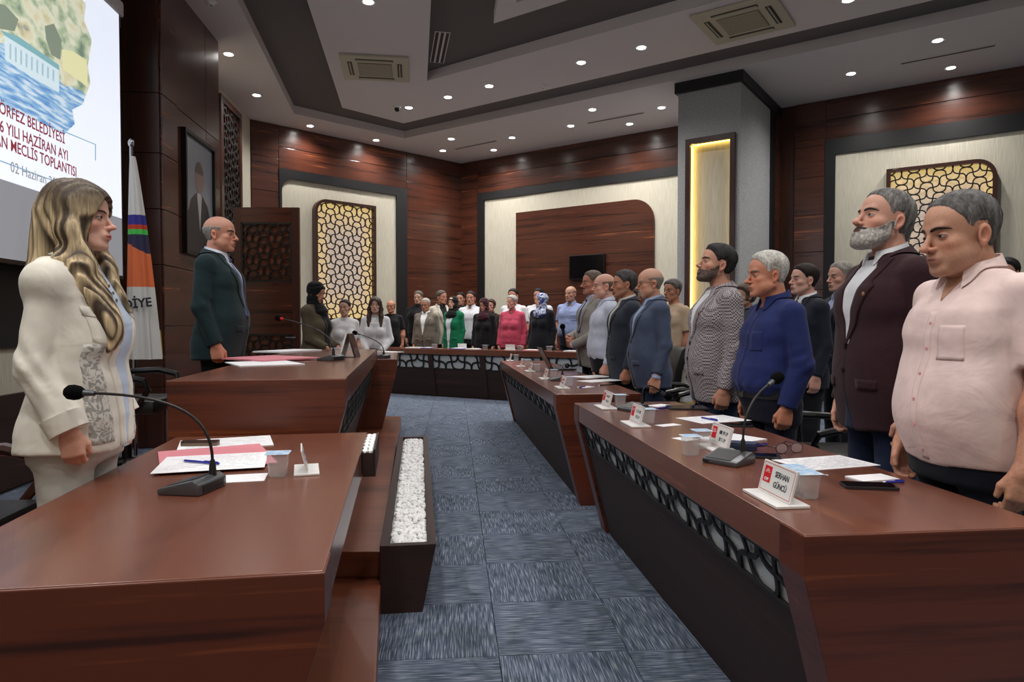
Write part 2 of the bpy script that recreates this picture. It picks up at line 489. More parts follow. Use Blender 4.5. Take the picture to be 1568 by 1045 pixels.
# column standing before the back-right wall
c0 = atH(1037, 127, HC); c1 = atH(1135, 108, HC)
cx0 = (Vector((c0.x, c0.y)) - W.p0).dot(W.u); cx1 = (Vector((c1.x, c1.y)) - W.p0).dot(W.u)
cd = (Vector((c1.x, c1.y)) - W.p0).dot(W.n)
zc = HC
col = thing('column', 'grey papered column with black crown and a glowing framed niche', 'column', W.m)
cs = cx1   # right side (smaller s = further right)
ni0, ni1 = sof(W, 1120, 400, cd), sof(W, 1055, 400, cd)
nz1 = hof(W, 1085, 216, cd); nz0 = .5
# body with a real niche: four blocks round it plus a back
b = B()
b.box(cs, ni0, .01, cd, 0, zc - .16); b.box(ni1, cx0, .01, cd, 0, zc - .16)
b.box(ni0, ni1, .01, cd, nz1, zc - .16); b.box(ni0, ni1, .01, cd, 0, nz0); b.box(ni0, ni1, .01, cd - .14, nz0, nz1)
ob('body', b, 'grey_paper', col)
b = B(); b.box(cs - .04, cx0 + .04, .01, cd + .05, zc - .16, zc); ob('crown', b, 'black', col, bevel=.004)
b = B(); ring(b, rounded(ni0 - .05, ni1 + .05, nz0 - .05, nz1 + .06, 1e-4, 1e-4), rounded(ni0 + .02, ni1 - .02, nz0 + .02, nz1 - .02, 1e-4, 1e-4), cd - .005, cd + .05)
ob('niche_frame', b, 'frame_wood', col)
b = B(); b.box(ni0 + .002, ni1 - .002, cd - .139, cd - .12, nz0, nz1); ob('niche_back', b, 'beige', col)
b = B(); b.box(ni1 - .014, ni1 - .002, cd - .11, cd - .06, nz0 + .02, nz1 - .02); b.box(ni0 + .02, ni1 - .02, cd - .11, cd - .08, nz1 - .014, nz1 - .002)
b.box(ni0 + .002, ni0 + .01, cd - .11, cd - .09, nz0 + .02, nz1 - .02)
ob('light_strip', b, 'led', col)
# black strip and wood return on the column's right side
d1 = .42
b = B(); b.box(cs - .035, cs, d1 - .07, d1 + .13, 0, zc - .16); ob('side_strip', b, 'black', col)
for i in range(8):
    b = B(); b.box(cs - .03, cs, .035, d1 - .07, i * (zc - .16) / 8 + .004, (i + 1) * (zc - .16) / 8 - .004); ob('side_board', b, 'wood', col)

# ---- left wall: proud walnut block, recess with the projection screen
W = WL
OFF = .52
def sl(px, off): return sof(W, px, 400, off)
sp0 = sl(338, OFF)     # far end of the proud block
sp1 = sl(248, OFF)     # its near end
b = B(); b.box(sp0, sp1, 0, OFF - .03, -.05, HC + .1); ob('wall_block', b, 'wood_v', wall_l)
hz = [0, .62, 1.24, 1.86, 2.42, 2.98, 3.58, HC]
cuts = [sp0, sp0 + (sp1 - sp0) * .27, sp0 + (sp1 - sp0) * .78, sp1]
for z0_, z1_ in zip(hz, hz[1:]):
    for k, (a_, b_) in enumerate(zip(cuts, cuts[1:])):
        bb = B(); bb.box(a_ + .004, b_ - .004, OFF - .03, OFF + (.0 if k != 2 else .02), z0_ + .004, z1_ - .004)
        ob('cladding_board', bb, 'wood', wall_l, bevel=.003)
    bb = B(); bb.box(sp1, sp1 + .03, .0, OFF - .002, z0_ + .004, z1_ - .004)
    ob('cladding_board', bb, 'wood_v', wall_l, bevel=.003)
# lattice panel on the beige part beyond the block
q0, q1 = sl(366, 0), sl(334, 0)
za, zb = hof(W, 350, 306), hof(W, 366, 178)
t = thing('lattice_screen', 'narrow walnut framed lattice panel on the beige wall beyond the portrait', 'lattice panel', W.m)
b = B(); ring(b, rounded(q0, q1, 1.6, zb, 1e-4, 1e-4), rounded(q0 + .1, q1 - .1, 1.7, zb - .1, 1e-4, 1e-4), .0, .07); ob('frame', b, 'frame_wood', t)
b = B(); b.box(q0 + .05, q1 - .05, 0.001, .02, 1.65, zb - .05); ob('backing', b, 'wood', t)
a = (q0 + .09, q1 - .09, 1.69, zb - .09)
ob('lattice', scallops(in_round(*a, 0, 0), *a, .09, .022, .03, .05), 'lattice', t)
# recess: black band, plinth
s_near = WL.L
b = B(); b.box(sp1 + .03, s_near - .5, 0, .03, 1.08, 1.72); ob('black_band', b, 'black', wall_l)
b = B(); b.box(sp1 + .03, s_near - .5, 0, .05, 0, .72); ob('plinth_panel', b, 'desk_dark', wall_l)
b = B(); b.box(sp1 + .03, s_near - .5, 0, .05, 4.12, HC); ob('top_board', b, 'wood', wall_l)

# ---- ceiling: white outer ring, grey groove, white ring, grey recess, white island
def clip_inner(left_pt, right_dirpt):
    pass
def corner(pv, near=-4.6, right=13.0):
    """outline with its far point at pv, edges along d0 and dR"""
    v = Vector((pv.x, pv.y))
    a = v - d0.normalized() * ((v.y - near) / d0.y)      # towards the camera on the left
    k = (right - v.x) / dR.x; c = v + dR * k
    return a, v, c
def v2(px, py, h): p = atH(px, py, h); return Vector((p.x, p.y))
Up = .13
ceil_root = B(); ceil_root.box(-9, 14, -6, 17, HC + .14, HC + .3)
ceiling = struct('ceiling', ceil_root, 'ceil_dark')
nl = Vector((-d0.y, d0.x)); nl = nl if nl.x > 0 else -nl      # to the room from the left wall
def line_x(p, d, y): return p + d * ((y - p.y) / d.y)
def line_y_at_x(p, d, x): return p + d * ((x - p.x) / d.x)
def slab(name, loop_outer, loop_inner, z0, z1, mat):
    """band between two open polylines (left-near, far, right) as a mesh"""
    b = B(); vs = []
    for z in (z0, z1):
        vs += [(p.x, p.y, z) for p in loop_outer] + [(p.x, p.y, z) for p in loop_inner]
    n = len(loop_outer)
    fs = []
    for i in range(n - 1):
        fs += [(i, i + 1, n + i + 1, n + i), (2 * n + i, 3 * n + i, 3 * n + i + 1, 2 * n + i + 1)]
        fs += [(i, 2 * n + i, 2 * n + i + 1, i + 1), (n + i, n + i + 1, 3 * n + i + 1, 3 * n + i)]
    fs += [(0, n, 3 * n, 2 * n), (n - 1, 3 * n - 1, 4 * n - 1, 2 * n - 1)]
    b.add(vs, fs); return ob(name, b, mat, ceiling)
NEAR = -5.2
# outer ring follows walls: points left-near, L0, A, right
Lout = [line_x(L0, d0, NEAR) - nl * .3, L0 + Vector((-.3, .2)), A + Vector((0, .4)), A + dR * 15 + Vector((.3, .3))]
gl = v2(363, 0, HC); gv1 = v2(450, 174, HC); gv2 = v2(619, 212, HC)
dl_ = (gv1 - gl).normalized()
Lin = [line_x(gv1, dl_, NEAR), gv1, gv2, line_y_at_x(gv2, dR, 11.0)]
slab('outer_ring', Lout, Lin, HC, HC + .16, 'ceil')
iv1 = v2(524, 165, HC); iv2 = v2(618, 189, HC); il = v2(470, 0, HC)
di_ = (iv1 - il).normalized()
iout = [line_x(iv1, di_, NEAR), iv1, iv2, line_y_at_x(iv2, dR, 11.0)]
jv = v2(654, 124, HC); jl = v2(660, 0, HC); dj_ = (jv - jl).normalized()
jin = [line_x(jv, dj_, NEAR), jv, jv + dR * .01, line_y_at_x(jv, dR, 11.0)]
slab('inner_ring', iout, jin, HC, HC + .16, 'ceil')
kv = v2(756, 36, HC)
kout = [line_x(kv, d0, NEAR), kv, kv + dR * .01, line_y_at_x(kv, dR, 11.0)]
kv2 = kv + dR * .32 + Vector((0, -.34))
kin = [line_x(kv2, d0, NEAR), kv2, kv2 + dR * .01, line_y_at_x(kv2, dR, 11.0)]
slab('island', kout, kin, HC, HC + .16, 'ceil')
# return of the far-right outer edge over the frame is the ring itself

# ---- downlights
b = B(); b.lathe([(.052, .001), (.075, -.004), (.078, .0), (.078, .02), (.05, .02)], 24); trim_me = b.mesh('trim_ring', M['white'], True)
b = B(); b.lathe([(.0, .0), (.053, .0), (.053, .012), (.0, .012)], 24); lens_me = b.mesh('lens', M['lamp'])
ld = bpy.data.lights.new('downlight_beam', 'SPOT'); ld.energy = LAMP_W; ld.spot_size = R(150); ld.spot_blend = 1; ld.shadow_soft_size = .06; ld.color = (1, .965, .93)
def downlight(x, y, label, group):
    t = thing('downlight', label, 'ceiling light', Matrix.Translation((x, y, HC - .001)), group)
    link('trim_ring', trim_me, t); link('lens', lens_me, t, Matrix.Translation((0, 0, -.004)))
    l = bpy.data.objects.new('beam', ld); C.objects.link(l); l.parent = t; l.location = (0, 0, -.03)
    return t
DL = [
 ((350, 83), 'round downlight at the upper edge of the dark walnut block'),
 ((393, 146), 'round downlight above the beige strip of the left wall'),
 ((475, 193), 'round downlight nearest the left end of the far-left wall'),
 ((576, 215), 'round downlight above the middle of the far-left wall'),
 ((678, 231), 'round downlight left of the two closest to the far room corner'),
 ((756, 230), 'round downlight right of the two closest to the far room corner'),
 ((691, 213), 'round downlight just behind the left end of the ceiling slot'),
 ((784, 211), 'round downlight just behind the right end of the first ceiling slot'),
 ((564, 3), 'round downlight at the top edge, above the left air conditioner'),
 ((626, 165), 'round downlight beside the dome camera'),
 ((686, 149), 'round downlight right of the one by the dome camera'),
 ((749, 132), 'round downlight on the inner ceiling ring, midway along its far edge'),
 ((890, 96), 'round downlight on the inner ring, left of the smoke detector light pair'),
 ((982, 73), 'round downlight on the inner ring left of the right air conditioner'),
 ((1299, 0), 'round downlight cut by the top edge of the picture'),
 ((874, 193), 'round downlight left of the second ceiling slot'),
 ((964, 190), 'round downlight just below the second ceiling slot'),
 ((907, 168), 'round downlight just above the second ceiling slot'),
 ((1013, 165), 'round downlight right behind the column crown, on its left'),
 ((1303, 113), 'round downlight right of the column crown'),
 ((1456, 104), 'round downlight just below the right ceiling slot'),
 ((1436, 62), 'round downlight just above the right ceiling slot')]
for (px, py), lab in DL:
    p = atH(px, py, HC); downlight(p.x, p.y, lab, None)
# unseen downlights added for the near room, some as fill for the faces
for (x, y) in [(-2.8, 3.2), (-2.6, 1), (-2.3, -1.2), (-1.1, 4.2), (-1.0, 2.2), (-.8, .2), (-.6, -2), (1.6, 5.6), (2.3, 3.6), (2.6, 1.6), (2.9, -.4), (4.6, 3.6), (5, 1.4), (5.2, -1), (.2, 1.3), (.3, -.6), (7.2, 4), (7.4, 1.5), (7.4, -1.5), (4.8, 6.2)]:
    downlight(x, y, 'added round ceiling downlight outside the picture, over the near desks', 'added downlights over the near desks')

# ---- air conditioners, slots, vents, camera dome, detector
def cassette(px, py, w_, d_, ang, lab):
    p = atH(px, py, HC)
    t = thing('air_conditioner', lab, 'air conditioner', frame((p.x, p.y, HC), ang))
    o = [(-w_, -d_), (w_, -d_), (w_, d_), (-w_, d_)]
    b = B(); b.box(-w_, w_, -d_, d_, -.035, -.001); ob('housing', b, 'cream', t, bevel=.012)
    g = B(); g.box(-w_ * .5, w_ * .5, -d_ * .5, d_ * .5, -.045, -.034); ob('grille', g, plain('tan_grille', srgb(140, 132, 110), .7), t)
    gm = t.children[-1]
    for i in range(14):
        s_ = B(); y = -d_ * .48 + i * d_ * .96 / 13; s_.box(-w_ * .49, w_ * .49, y - .006, y + .006, -.052, -.044)
        ob('slat', s_, 'cream', gm)
    for (a0, a1, b0, b1) in ((-.55, .55, .66, .8), (-.55, .55, -.8, -.66), (.66, .8, -.55, .55), (-.8, -.66, -.55, .55)):
        s_ = B(); s_.box(a0 * w_, a1 * w_, b0 * d_, b1 * d_, -.037, -.034); v = ob('outlet', s_, 'black', t)
        f_ = B()
        if a1 - a0 > b1 - b0: f_.box(a0 * w_ * .96, a1 * w_ * .96, (b0 * .6 + b1 * .4) * d_, (b0 * .4 + b1 * .6) * d_, -.05, -.037)
        else: f_.box((a0 * .6 + a1 * .4) * w_, (a0 * .4 + a1 * .6) * w_, b0 * d_ * .96, b1 * d_ * .96, -.05, -.037)
        ob('flap', f_, 'cream', v)
aL = math.atan2(di_.y, di_.x) - math.pi / 2
cassette(575, 103, .46, .46, aL, 'cream ceiling air conditioner on the left side of the inner ring')
cassette(1138, 30, .48, .48, math.atan2(dR.y, dR.x), 'cream ceiling air conditioner on the right side of the inner ring')
def slot(pa, pb, w_, lab, h=HC, n=1, name='ceiling_slot', g=None):
    a_, b_ = atH(*pa, h), atH(*pb, h); L_ = (b_ - a_).length; an = math.atan2(b_.y - a_.y, b_.x - a_.x)
    t = thing(name, lab, 'vent', frame((a_.x, a_.y, h), an), g)
    b = B(); b.box(0, L_, -w_ / 2, w_ / 2, -.012, -.001); ob('rim', b, 'ceil', t, bevel=.003)
    for i in range(n):
        y = -w_ / 2 + w_ * (i + .5) / n
        b = B(); b.box(.015, L_ - .015, y - w_ / n * .3, y + w_ / n * .3, -.0135, -.01); ob('opening', b, 'black', t)
slot((697, 228), (760, 215), .075, 'thin dark air slot in the ceiling near the far room corner')
slot((899, 188), (986, 172), .07, 'thin dark air slot in the ceiling between four downlights')
slot((1378, 97), (1526, 68), .07, 'long thin dark air slot in the ceiling at the right')
slot((669, 95), (678, 48), .2, 'white slotted air vent in the grey ceiling recess', HC + .14, 3, 'air_vent')
p = atH(608, 163, HC)
t = thing('dome_camera', 'small white dome security camera under the ceiling beside a downlight', 'camera', Matrix.Translation((p.x, p.y, HC)))
b = B(); b.lathe([(.0, -.03), (.06, -.03), (.07, -.0), (.0, 0)], 20); ob('base', b, 'white', t, smooth=True)
b = B(); b.ball((0, 0, -.045), .045, 16, 10); ob('eye', b, 'blackp', t, smooth=True)
for (px, py), lab in (((831, 131), 'small round smoke detector on the inner ceiling ring'), ((323, 2), 'small round smoke detector above the walnut block at the top edge')):
    p = atH(px, py, HC)
    t = thing('smoke_detector', lab, 'detector', Matrix.Translation((p.x, p.y, HC)))
    b = B(); b.lathe([(.0, -.045), (.035, -.045), (.045, -.02), (.06, -.015), (.06, 0), (0, 0)], 20); ob('body', b, 'white', t, smooth=True)
    b = B(); b.lathe([(.0, -.047), (.012, -.047), (.012, -.04), (0, -.04)], 12); ob('sensor', b, 'grey_metal', t)
# ================================================================== platforms, desks, planter
def Pv(px, py, h): p = atH(px, py, h); return Vector((p.x, p.y))
S1, S2 = .13, .25
# level 1 and 2 of the dais on the left (structure)
e1a, e1b = Pv(575, 1045, S1), Pv(583, 892, S1)
dS = (e1b - e1a).normalized()
far1 = Pv(614, 638, S1)
e2a, e2b = Pv(583, 845, S2), Pv(609, 668, S2)
d2 = (e2b - e2a).normalized()
def dais(name, pts, z0, z1):
    b = B(); b.pz([(p.x, p.y) for p in pts], z0, z1)
    return struct(name, b, 'step', bevel=.004)
near1 = e1a - dS * 1.25
dais('dais_level_1', [near1, e1b, far1, Vector((-2.9, far1.y + .2)), Vector((-2.2, near1.y))], 0, S1)
e2c = e2b + d2 * .35
dais('dais_level_2', [e2a, e2c, Vector((-2.95, e2c.y + .3)), Vector((-2.6, e2a.y))], S1 + .001, S2)

def desk(label, P0, P1, D, z0, H, sb=.17, ep=.12, fas=.1, lat=(.105, .14), cell=.05, posts=(), group=None, wd=.012, amp=.37, ll=None):
    """front edge P0->P1, body on the left of that direction; slanted end panels"""
    u = (P1 - P0); Ln = u.length; ang = math.atan2(u.y, u.x)
    h = H - z0
    t = thing('council_desk', label, 'desk', frame((P0.x, P0.y, z0), ang), group)
    b = B(); b.px([(0, h), (0, h - fas), (.035, h - fas), (.035, h - .045), (D, h - .045), (D, h)], .001, Ln - .001)
    ob('desk_top', b, 'desk', t, bevel=.003)
    for x0 in (-.004, Ln - ep + .004):
        b = B(); b.px([(-.003, h - .003), (-.003, h - fas), (sb, 0), (D - .004, 0), (D - .004, h - .002), (.0, h - .002)][::-1], x0, x0 + ep)
        ob('end_panel', b, 'desk_side', t, bevel=.003)
    f = lambda z: (h - fas - z) / (h - fas) * sb + .018        # front plane
    l0, l1 = h - lat[0], h - lat[0] - lat[1]
    b = B(); b.px([(f(l1) + .0, l1), (f(0), 0), (f(0) + .02, 0), (f(l1) + .02, l1)], ep, Ln - ep)
    ob('front_panel', b, 'desk_dark', t)
    b = B(); b.px([(f(l0) + .007, l0 + .05), (f(l1) + .007, l1), (f(l1) + .012, l1), (f(l0) + .012, l0 + .05)], ep, Ln - ep)
    ob('acrylic_panel', b, 'lattice_back', t)
    # lattice on the slanted plane
    xs = [ep] + list(posts) + [Ln - ep]
    sl_ = math.hypot(f(l1) - f(l0), l0 - l1); an = math.atan2(f(l1) - f(l0), l0 - l1)
    for a_, c_ in zip(xs, xs[1:]):
        a0, a1 = a_ + (.04 if a_ != ep else 0), c_ - (.04 if c_ != Ln - ep else 0)
        lb = scallops(lambda x, z: a0 < x < a1 and -sl_ < z < 0, a0, a1, -sl_, 0, cell, wd, -.003, .005, amp=amp)
        lb.box(a0, a1, -.004, .005, -.012, 0); lb.box(a0, a1, -.004, .005, -sl_, -sl_ + .012)
        mt = Matrix.Translation((0, f(l0) - .001, l0)) @ Matrix.Rotation(an, 4, 'X')
        ob('lattice', lb, 'lattice', t, mt)
    for p_ in posts:
        b = B(); b.px([(f(l0) - .02, l0 + .02), (f(0) - .02, 0), (f(0), 0), (f(l0), l0 + .02)], p_ - .05, p_ + .05); ob('post', b, 'desk_dark', t)
    return t, u.normalized(), Vector((-u.y, u.x)).normalized()

T1 = .78
q0, q1 = Pv(880, 617, T1), Pv(1233, 820, T1)
desk('nearest right-hand walnut desk with slanted end, under the pink shirted man', q0, q1, .64, 0, T1, cell=.08, wd=.015)
q2, q3 = Pv(766, 553, T1), Pv(852, 604, T1)
desk('middle right-hand walnut desk holding the laptop, before the four men', q2, q3, .6, 0, T1, cell=.08, wd=.015)
T2 = .80
r0, r1 = Pv(495, 875, T2), Pv(563, 660, T2)
r1 = r1 - (r1 - r0).normalized() * .04
nl_desk = desk('near left walnut desk in front of the blonde woman', r0, r1, .77, S1, T2)[0]
T3 = 1.025
m0, m1 = Pv(528, 580, T3), Pv(577, 535, T3)
desk('tall walnut presiding desk of the man in the dark green suit', m0, m1, .74, S2, T3, fas=.12, lat=(.13, .3), cell=.08, wd=.02)
T4 = .925
f0 = Pv(607, 551, T4); f0 = f0 + (m1 - m0).normalized() * .1; f1 = f0 + (m1 - m0).normalized() * 1.7
desk('far left walnut desk just beyond the presiding desk', f0, f1, .56, S2 if False else S1, T4)
T5 = .825
g0_, g1_ = Pv(602, 603, 0), Pv(773, 614, 0)
gd = (g1_ - g0_).normalized(); gn = Vector((-gd.y, gd.x))
bd0 = g0_ - gd * .55 - gn * .12; bd1 = g1_ + gd * 1.9 - gn * .12
Lb = (bd1 - bd0).length
desk('long walnut desk closing the far end of the aisle', bd0, bd1, .5, 0, T5, sb=.12, fas=.09, lat=(.1, .24), cell=.13, posts=(.55 + .9, .55 + 1.95, Lb - 1.1), wd=.03, amp=.42)

# planter with white pebbles
HP = .30
pr0, pr1 = Pv(668, 833, HP), Pv(655, 668, HP)
pu = (pr1 - pr0).normalized(); pl = Vector((-pu.y, pu.x)); PL = (pr1 - pr0).length; PW = .245
t = thing('pebble_planter', 'long low walnut planter filled with white pebbles beside the step', 'planter', frame((pr0.x, pr0.y, 0), math.atan2(pu.y, pu.x)))
tw = .038
b = B(); b.px([(0, HP), (.06, 0), (.06 + .02, 0), (tw, HP)], 0, PL); ob('side_board', b, 'desk_dark', t, bevel=.002)
b = B(); b.px([(PW - tw, HP), (PW - tw, 0), (PW, 0), (PW, HP)], 0, PL); ob('side_board', b, 'desk_dark', t, bevel=.002)
for x0 in (0, PL - tw):
    b = B(); b.px([(.002, HP - .001), (.062, 0), (PW - .002, 0), (PW - .002, HP - .001)], x0 - .001, x0 + tw); ob('end_board', b, 'desk_dark', t, bevel=.002)
b = B(); b.box(tw, PL - tw, tw, PW - tw, HP - .08, HP - .035); ob('gravel_bed', b, plain('white_gravel', srgb(200, 200, 198), .9, bump=1, bscale=90), t)
M['pebble'] = plain('white_pebble', srgb(246, 246, 246), .6)
rng = random.Random(3)
def pebble_geo(seed, s=1.0):
    r_ = random.Random(seed); bm = bmesh.new(); bmesh.ops.create_icosphere(bm, subdivisions=1, radius=1)
    sx, sy, sz = r_.uniform(.8, 1.3), r_.uniform(.7, 1.1), r_.uniform(.55, .8)
    vs = [Vector((v.co.x * sx, v.co.y * sy, v.co.z * sz)) * r_.uniform(.88, 1.1) * .0155 for v in bm.verts]
    fs = [tuple(v.index for v in f.verts) for f in bm.faces]; bm.free(); return vs, fs
geos = [pebble_geo(i) for i in range(6)]
pmes = []
for vs, fs in geos:
    b = B(); b.add(vs, fs); pmes.append(b.mesh('pebble', M['pebble'], True))
pts = []
x = tw + .014
while x < PL - tw - .01:
    y = tw + .014
    while y < PW - tw - .008:
        pts.append((x + rng.uniform(-.008, .008), y + rng.uniform(-.008, .008), HP - .024 + rng.uniform(-.007, .009)))
        y += .0215
    x += .0215
pts.sort()
bst = B()
for i, p in enumerate(pts):
    k = rng.randrange(6)
    m_ = Matrix.Translation(p) @ Matrix.Rotation(rng.uniform(0, 6.28), 4, 'Z') @ Matrix.Rotation(rng.uniform(-.6, .6), 4, 'X') @ Matrix.Diagonal((*[rng.uniform(.8, 1.25)] * 3, 1))
    if i < 299: link('pebble', pmes[k], t, m_)
    else: bst.add([m_ @ v for v in geos[k][0]], geos[k][1])
o = ob('pebble_fill', bst, 'pebble', t, smooth=True); o['kind'] = 'stuff'
# narrow pebble tray let into the far front corner of the near left desk
Ln_ = (r1 - r0).length
b = B(); b.box(Ln_ - .42, Ln_ - .01, -.045, -.002, T2 - S1 - .1, T2 - S1 - .012); b.box(Ln_ - .42, Ln_ - .01, -.05, -.042, T2 - S1 - .1, T2 - S1 - .0)
tr_ = ob('pebble_tray', b, 'desk_dark', nl_desk)
for i in range(34):
    link('pebble', pmes[i % 6], tr_, Matrix.Translation((Ln_ - .41 + (i // 2) * .0235, -.012 - (i % 2) * .02, T2 - S1 - .008)) @ Matrix.Rotation(i, 4, 'Z') @ Matrix.Diagonal((.75, .75, .75, 1)))

# ================================================================== chairs
def office_chair(label, x, y, ang, z0=0, group=None, wood_arm=False):
    t = thing('office_chair', label, 'chair', frame((x, y, z0), ang), group)   # faces +Y locally
    b = B(); b.box(-.25, .25, -.24, .26, .44, .53); ob('seat', b, 'leather', t, bevel=.035, smooth=True)
    vs = B()
    vs.px([(-.24, .56), (-.22, .52), (-.17, .56), (-.19, .8), (-.25, 1.0), (-.29, 1.04), (-.33, 1.0), (-.27, .8)][::-1], -.24, .24)
    ob('backrest', vs, 'leather', t, bevel=.025, smooth=True)
    for sx in (-1, 1):
        arm = B(); arm.tube([(sx * .29, -.22, .6), (sx * .31, -.1, .68), (sx * .31, .1, .69), (sx * .3, .22, .66), (sx * .28, .24, .6), (sx * .26, .15, .47)], [.018, .022, .024, .022, .018, .016], 8)
        ob('armrest', arm, 'frame_wood' if wood_arm else 'blackp', t, smooth=True)
    b = B(); b.tube([(0, 0, .1), (0, 0, .44)], .03, 12); ob('column', b, 'blackp', t, smooth=True)
    for k in range(5):
        a = k * 2 * math.pi / 5 + .3
        b = B(); b.tube([(0, 0, .11), (.3 * math.cos(a), .3 * math.sin(a), .075)], [.028, .018], 8); l = ob('leg', b, 'blackp', t, smooth=True)
        b = B(); b.ball((.3 * math.cos(a), .3 * math.sin(a), .032), (.03, .03, .03), 10, 8); ob('caster', b, 'blackp', l, smooth=True)
    return t
_ch = [0]
def chair_copy(src, label, x, y, ang, z0=0):
    c = copy_tree(src); c.matrix_local = frame((x, y, z0), ang); c['label'] = label; return c

# ================================================================== things on the desks
def sheet(name, label, cat, quad, h, th=.0012, mat='paper', off=0.0, text=0, group=None):
    """a flat rectangular sheet lying where the four corners (px) are seen"""
    P = [atH(px, py, h + off) for px, py in quad]
    o = sum((p for p in P), Vector()) / 4
    ux = ((P[1] - P[0]) + (P[2] - P[3])).normalized()
    ang = math.atan2(ux.y, ux.x); m = frame((o.x, o.y, h + off), ang)
    L_ = ((P[1] - P[0]).length + (P[2] - P[3]).length) / 2; n = Vector((-ux.y, ux.x, 0))
    Wd = abs(((P[3] - P[0]) + (P[2] - P[1])).dot(n)) / 2
    b = B(); b.box(-L_ / 2, L_ / 2, -Wd / 2, Wd / 2, .0002, th)
    t = thing(name, label, cat, m, group)
    ob('sheet' if name != 'folder' else 'cover', b, mat, t)
    if text:
        b = B()
        r_ = random.Random(int(o.x * 1000))
        for i in range(text):
            y = Wd * .38 - i * Wd * .76 / max(text - 1, 1)
            x = -L_ * .42
            while x < L_ * .4:
                w_ = r_.uniform(.01, .04) * L_ * 3
                if r_.random() < .75: b.box(x, min(x + w_, L_ * .43), y - .0012, y + .0012, th, th + .0003)
                x += w_ + .004
        ob('print', b, 'print', t)['kind'] = 'stuff'
    return t
M['print'] = plain('grey_print', srgb(176, 178, 186), .8)
M['pink'] = plain('pink_card', srgb(214, 132, 142), .7)
M['blue_ink'] = plain('blue_pen', srgb(38, 42, 150), .35)
M['cup'] = None
def glass():
    m, N, L, b = newmat('clear_cup')
    b.inputs['Base Color'].default_value = (.92, .95, .97, 1); b.inputs['Roughness'].default_value = .06
    b.inputs['Alpha'].default_value = .3; b.inputs['Coat Weight'].default_value = .6
    return m
M['cup'] = glass()
def foil():
    m, N, L, b = newmat('printed_foil_lid')
    t = N.new('ShaderNodeTexCoord'); n = N.new('ShaderNodeTexNoise'); n.inputs['Scale'].default_value = 45; L.new(t.outputs['Object'], n.inputs['Vector'])
    r = ramp(N, [(.45, srgb(206, 222, 238)), (.6, srgb(150, 190, 226))]); L.new(n.outputs[0], r.inputs[0]); L.new(r.outputs[0], b.inputs['Base Color'])
    b.inputs['Roughness'].default_value = .35; return m
M['foil'] = foil()
def pen(label, pa, pb, h, mat='blue_ink'):
    a_, b_ = atH(*pa, h + .006), atH(*pb, h + .006); L_ = (b_ - a_).length; ang = math.atan2(b_.y - a_.y, b_.x - a_.x)
    t = thing('pen', label, 'pen', frame((a_.x, a_.y, h + .005), ang))
    b = B(); b.tube([(.012, 0, 0), (L_ - .0, 0, 0)], .0042, 8); ob('barrel', b, mat, t, smooth=True)
    b = B(); b.tube([(0, 0, -.001), (.013, 0, 0)], [.0012, .004], 8); ob('tip', b, 'white', t, smooth=True)
    b = B(); b.box(L_ * .62, L_ * .98, -.0012, .0012, .004, .0065); ob('clip', b, mat, t)
    return t
def rrect(w_, d_, r_, n=5):
    p = []
    for cx, cy, a0 in ((w_ - r_, d_ - r_, 0), (-w_ + r_, d_ - r_, 90), (-w_ + r_, -d_ + r_, 180), (w_ - r_, -d_ + r_, 270)):
        for k in range(n + 1):
            a = R(a0 + 90 * k / n); p.append((cx + r_ * math.cos(a), cy + r_ * math.sin(a)))
    return p
def loft_rr(b, secs):
    """secs: (z, half w, half d, r)"""
    n = None; vs = []
    for z, w_, d_, r_ in secs:
        p = rrect(w_, d_, r_); n = len(p); vs += [(x, y, z) for x, y in p]
    fs = []
    for i in range(len(secs) - 1):
        for k in range(n):
            a = i * n + k; c = i * n + (k + 1) % n; fs.append((a, c, c + n, a + n))
    fs += [tuple(range(n))[::-1], tuple(range(len(vs) - n, len(vs)))]
    b.add(vs, fs)
_cup = []
def water_cup(px, py, h, label, ang=.1, group=None, s=1.0):
    p = atH(px, py, h)
    if _cup:
        c = copy_tree(_cup[0]); c.matrix_local = frame((p.x, p.y, h + .0005), ang) @ Matrix.Diagonal((s, s, s, 1)); c['label'] = label
        return c
    t = thing('water_cup', label, 'cup', frame((p.x, p.y, h + .0005), ang) @ Matrix.Diagonal((s, s, s, 1)))
    b = B(); loft_rr(b, [(0, .023, .023, .008), (.004, .026, .026, .009), (.03, .027, .027, .009), (.034, .0285, .0285, .01), (.068, .031, .031, .011), (.07, .034, .034, .01)])
    ob('cup_body', b, 'cup', t, smooth=True)
    b = B(); loft_rr(b, [(.0702, .0355, .0355, .008), (.0712, .0355, .0355, .008), (.0716, .03, .03, .008)])
    b.pz([(.03, .03), (.044, .038), (.038, .044)], .0703, .071); ob('foil_lid', b, 'foil', t)
    _cup.append(t); return t
M['red'] = plain('red_print', srgb(206, 30, 40), .5)
M['ink'] = plain('dark_print', srgb(40, 40, 52), .6)
M['plate_white'] = plain('white_acrylic', srgb(228, 228, 226), .35)
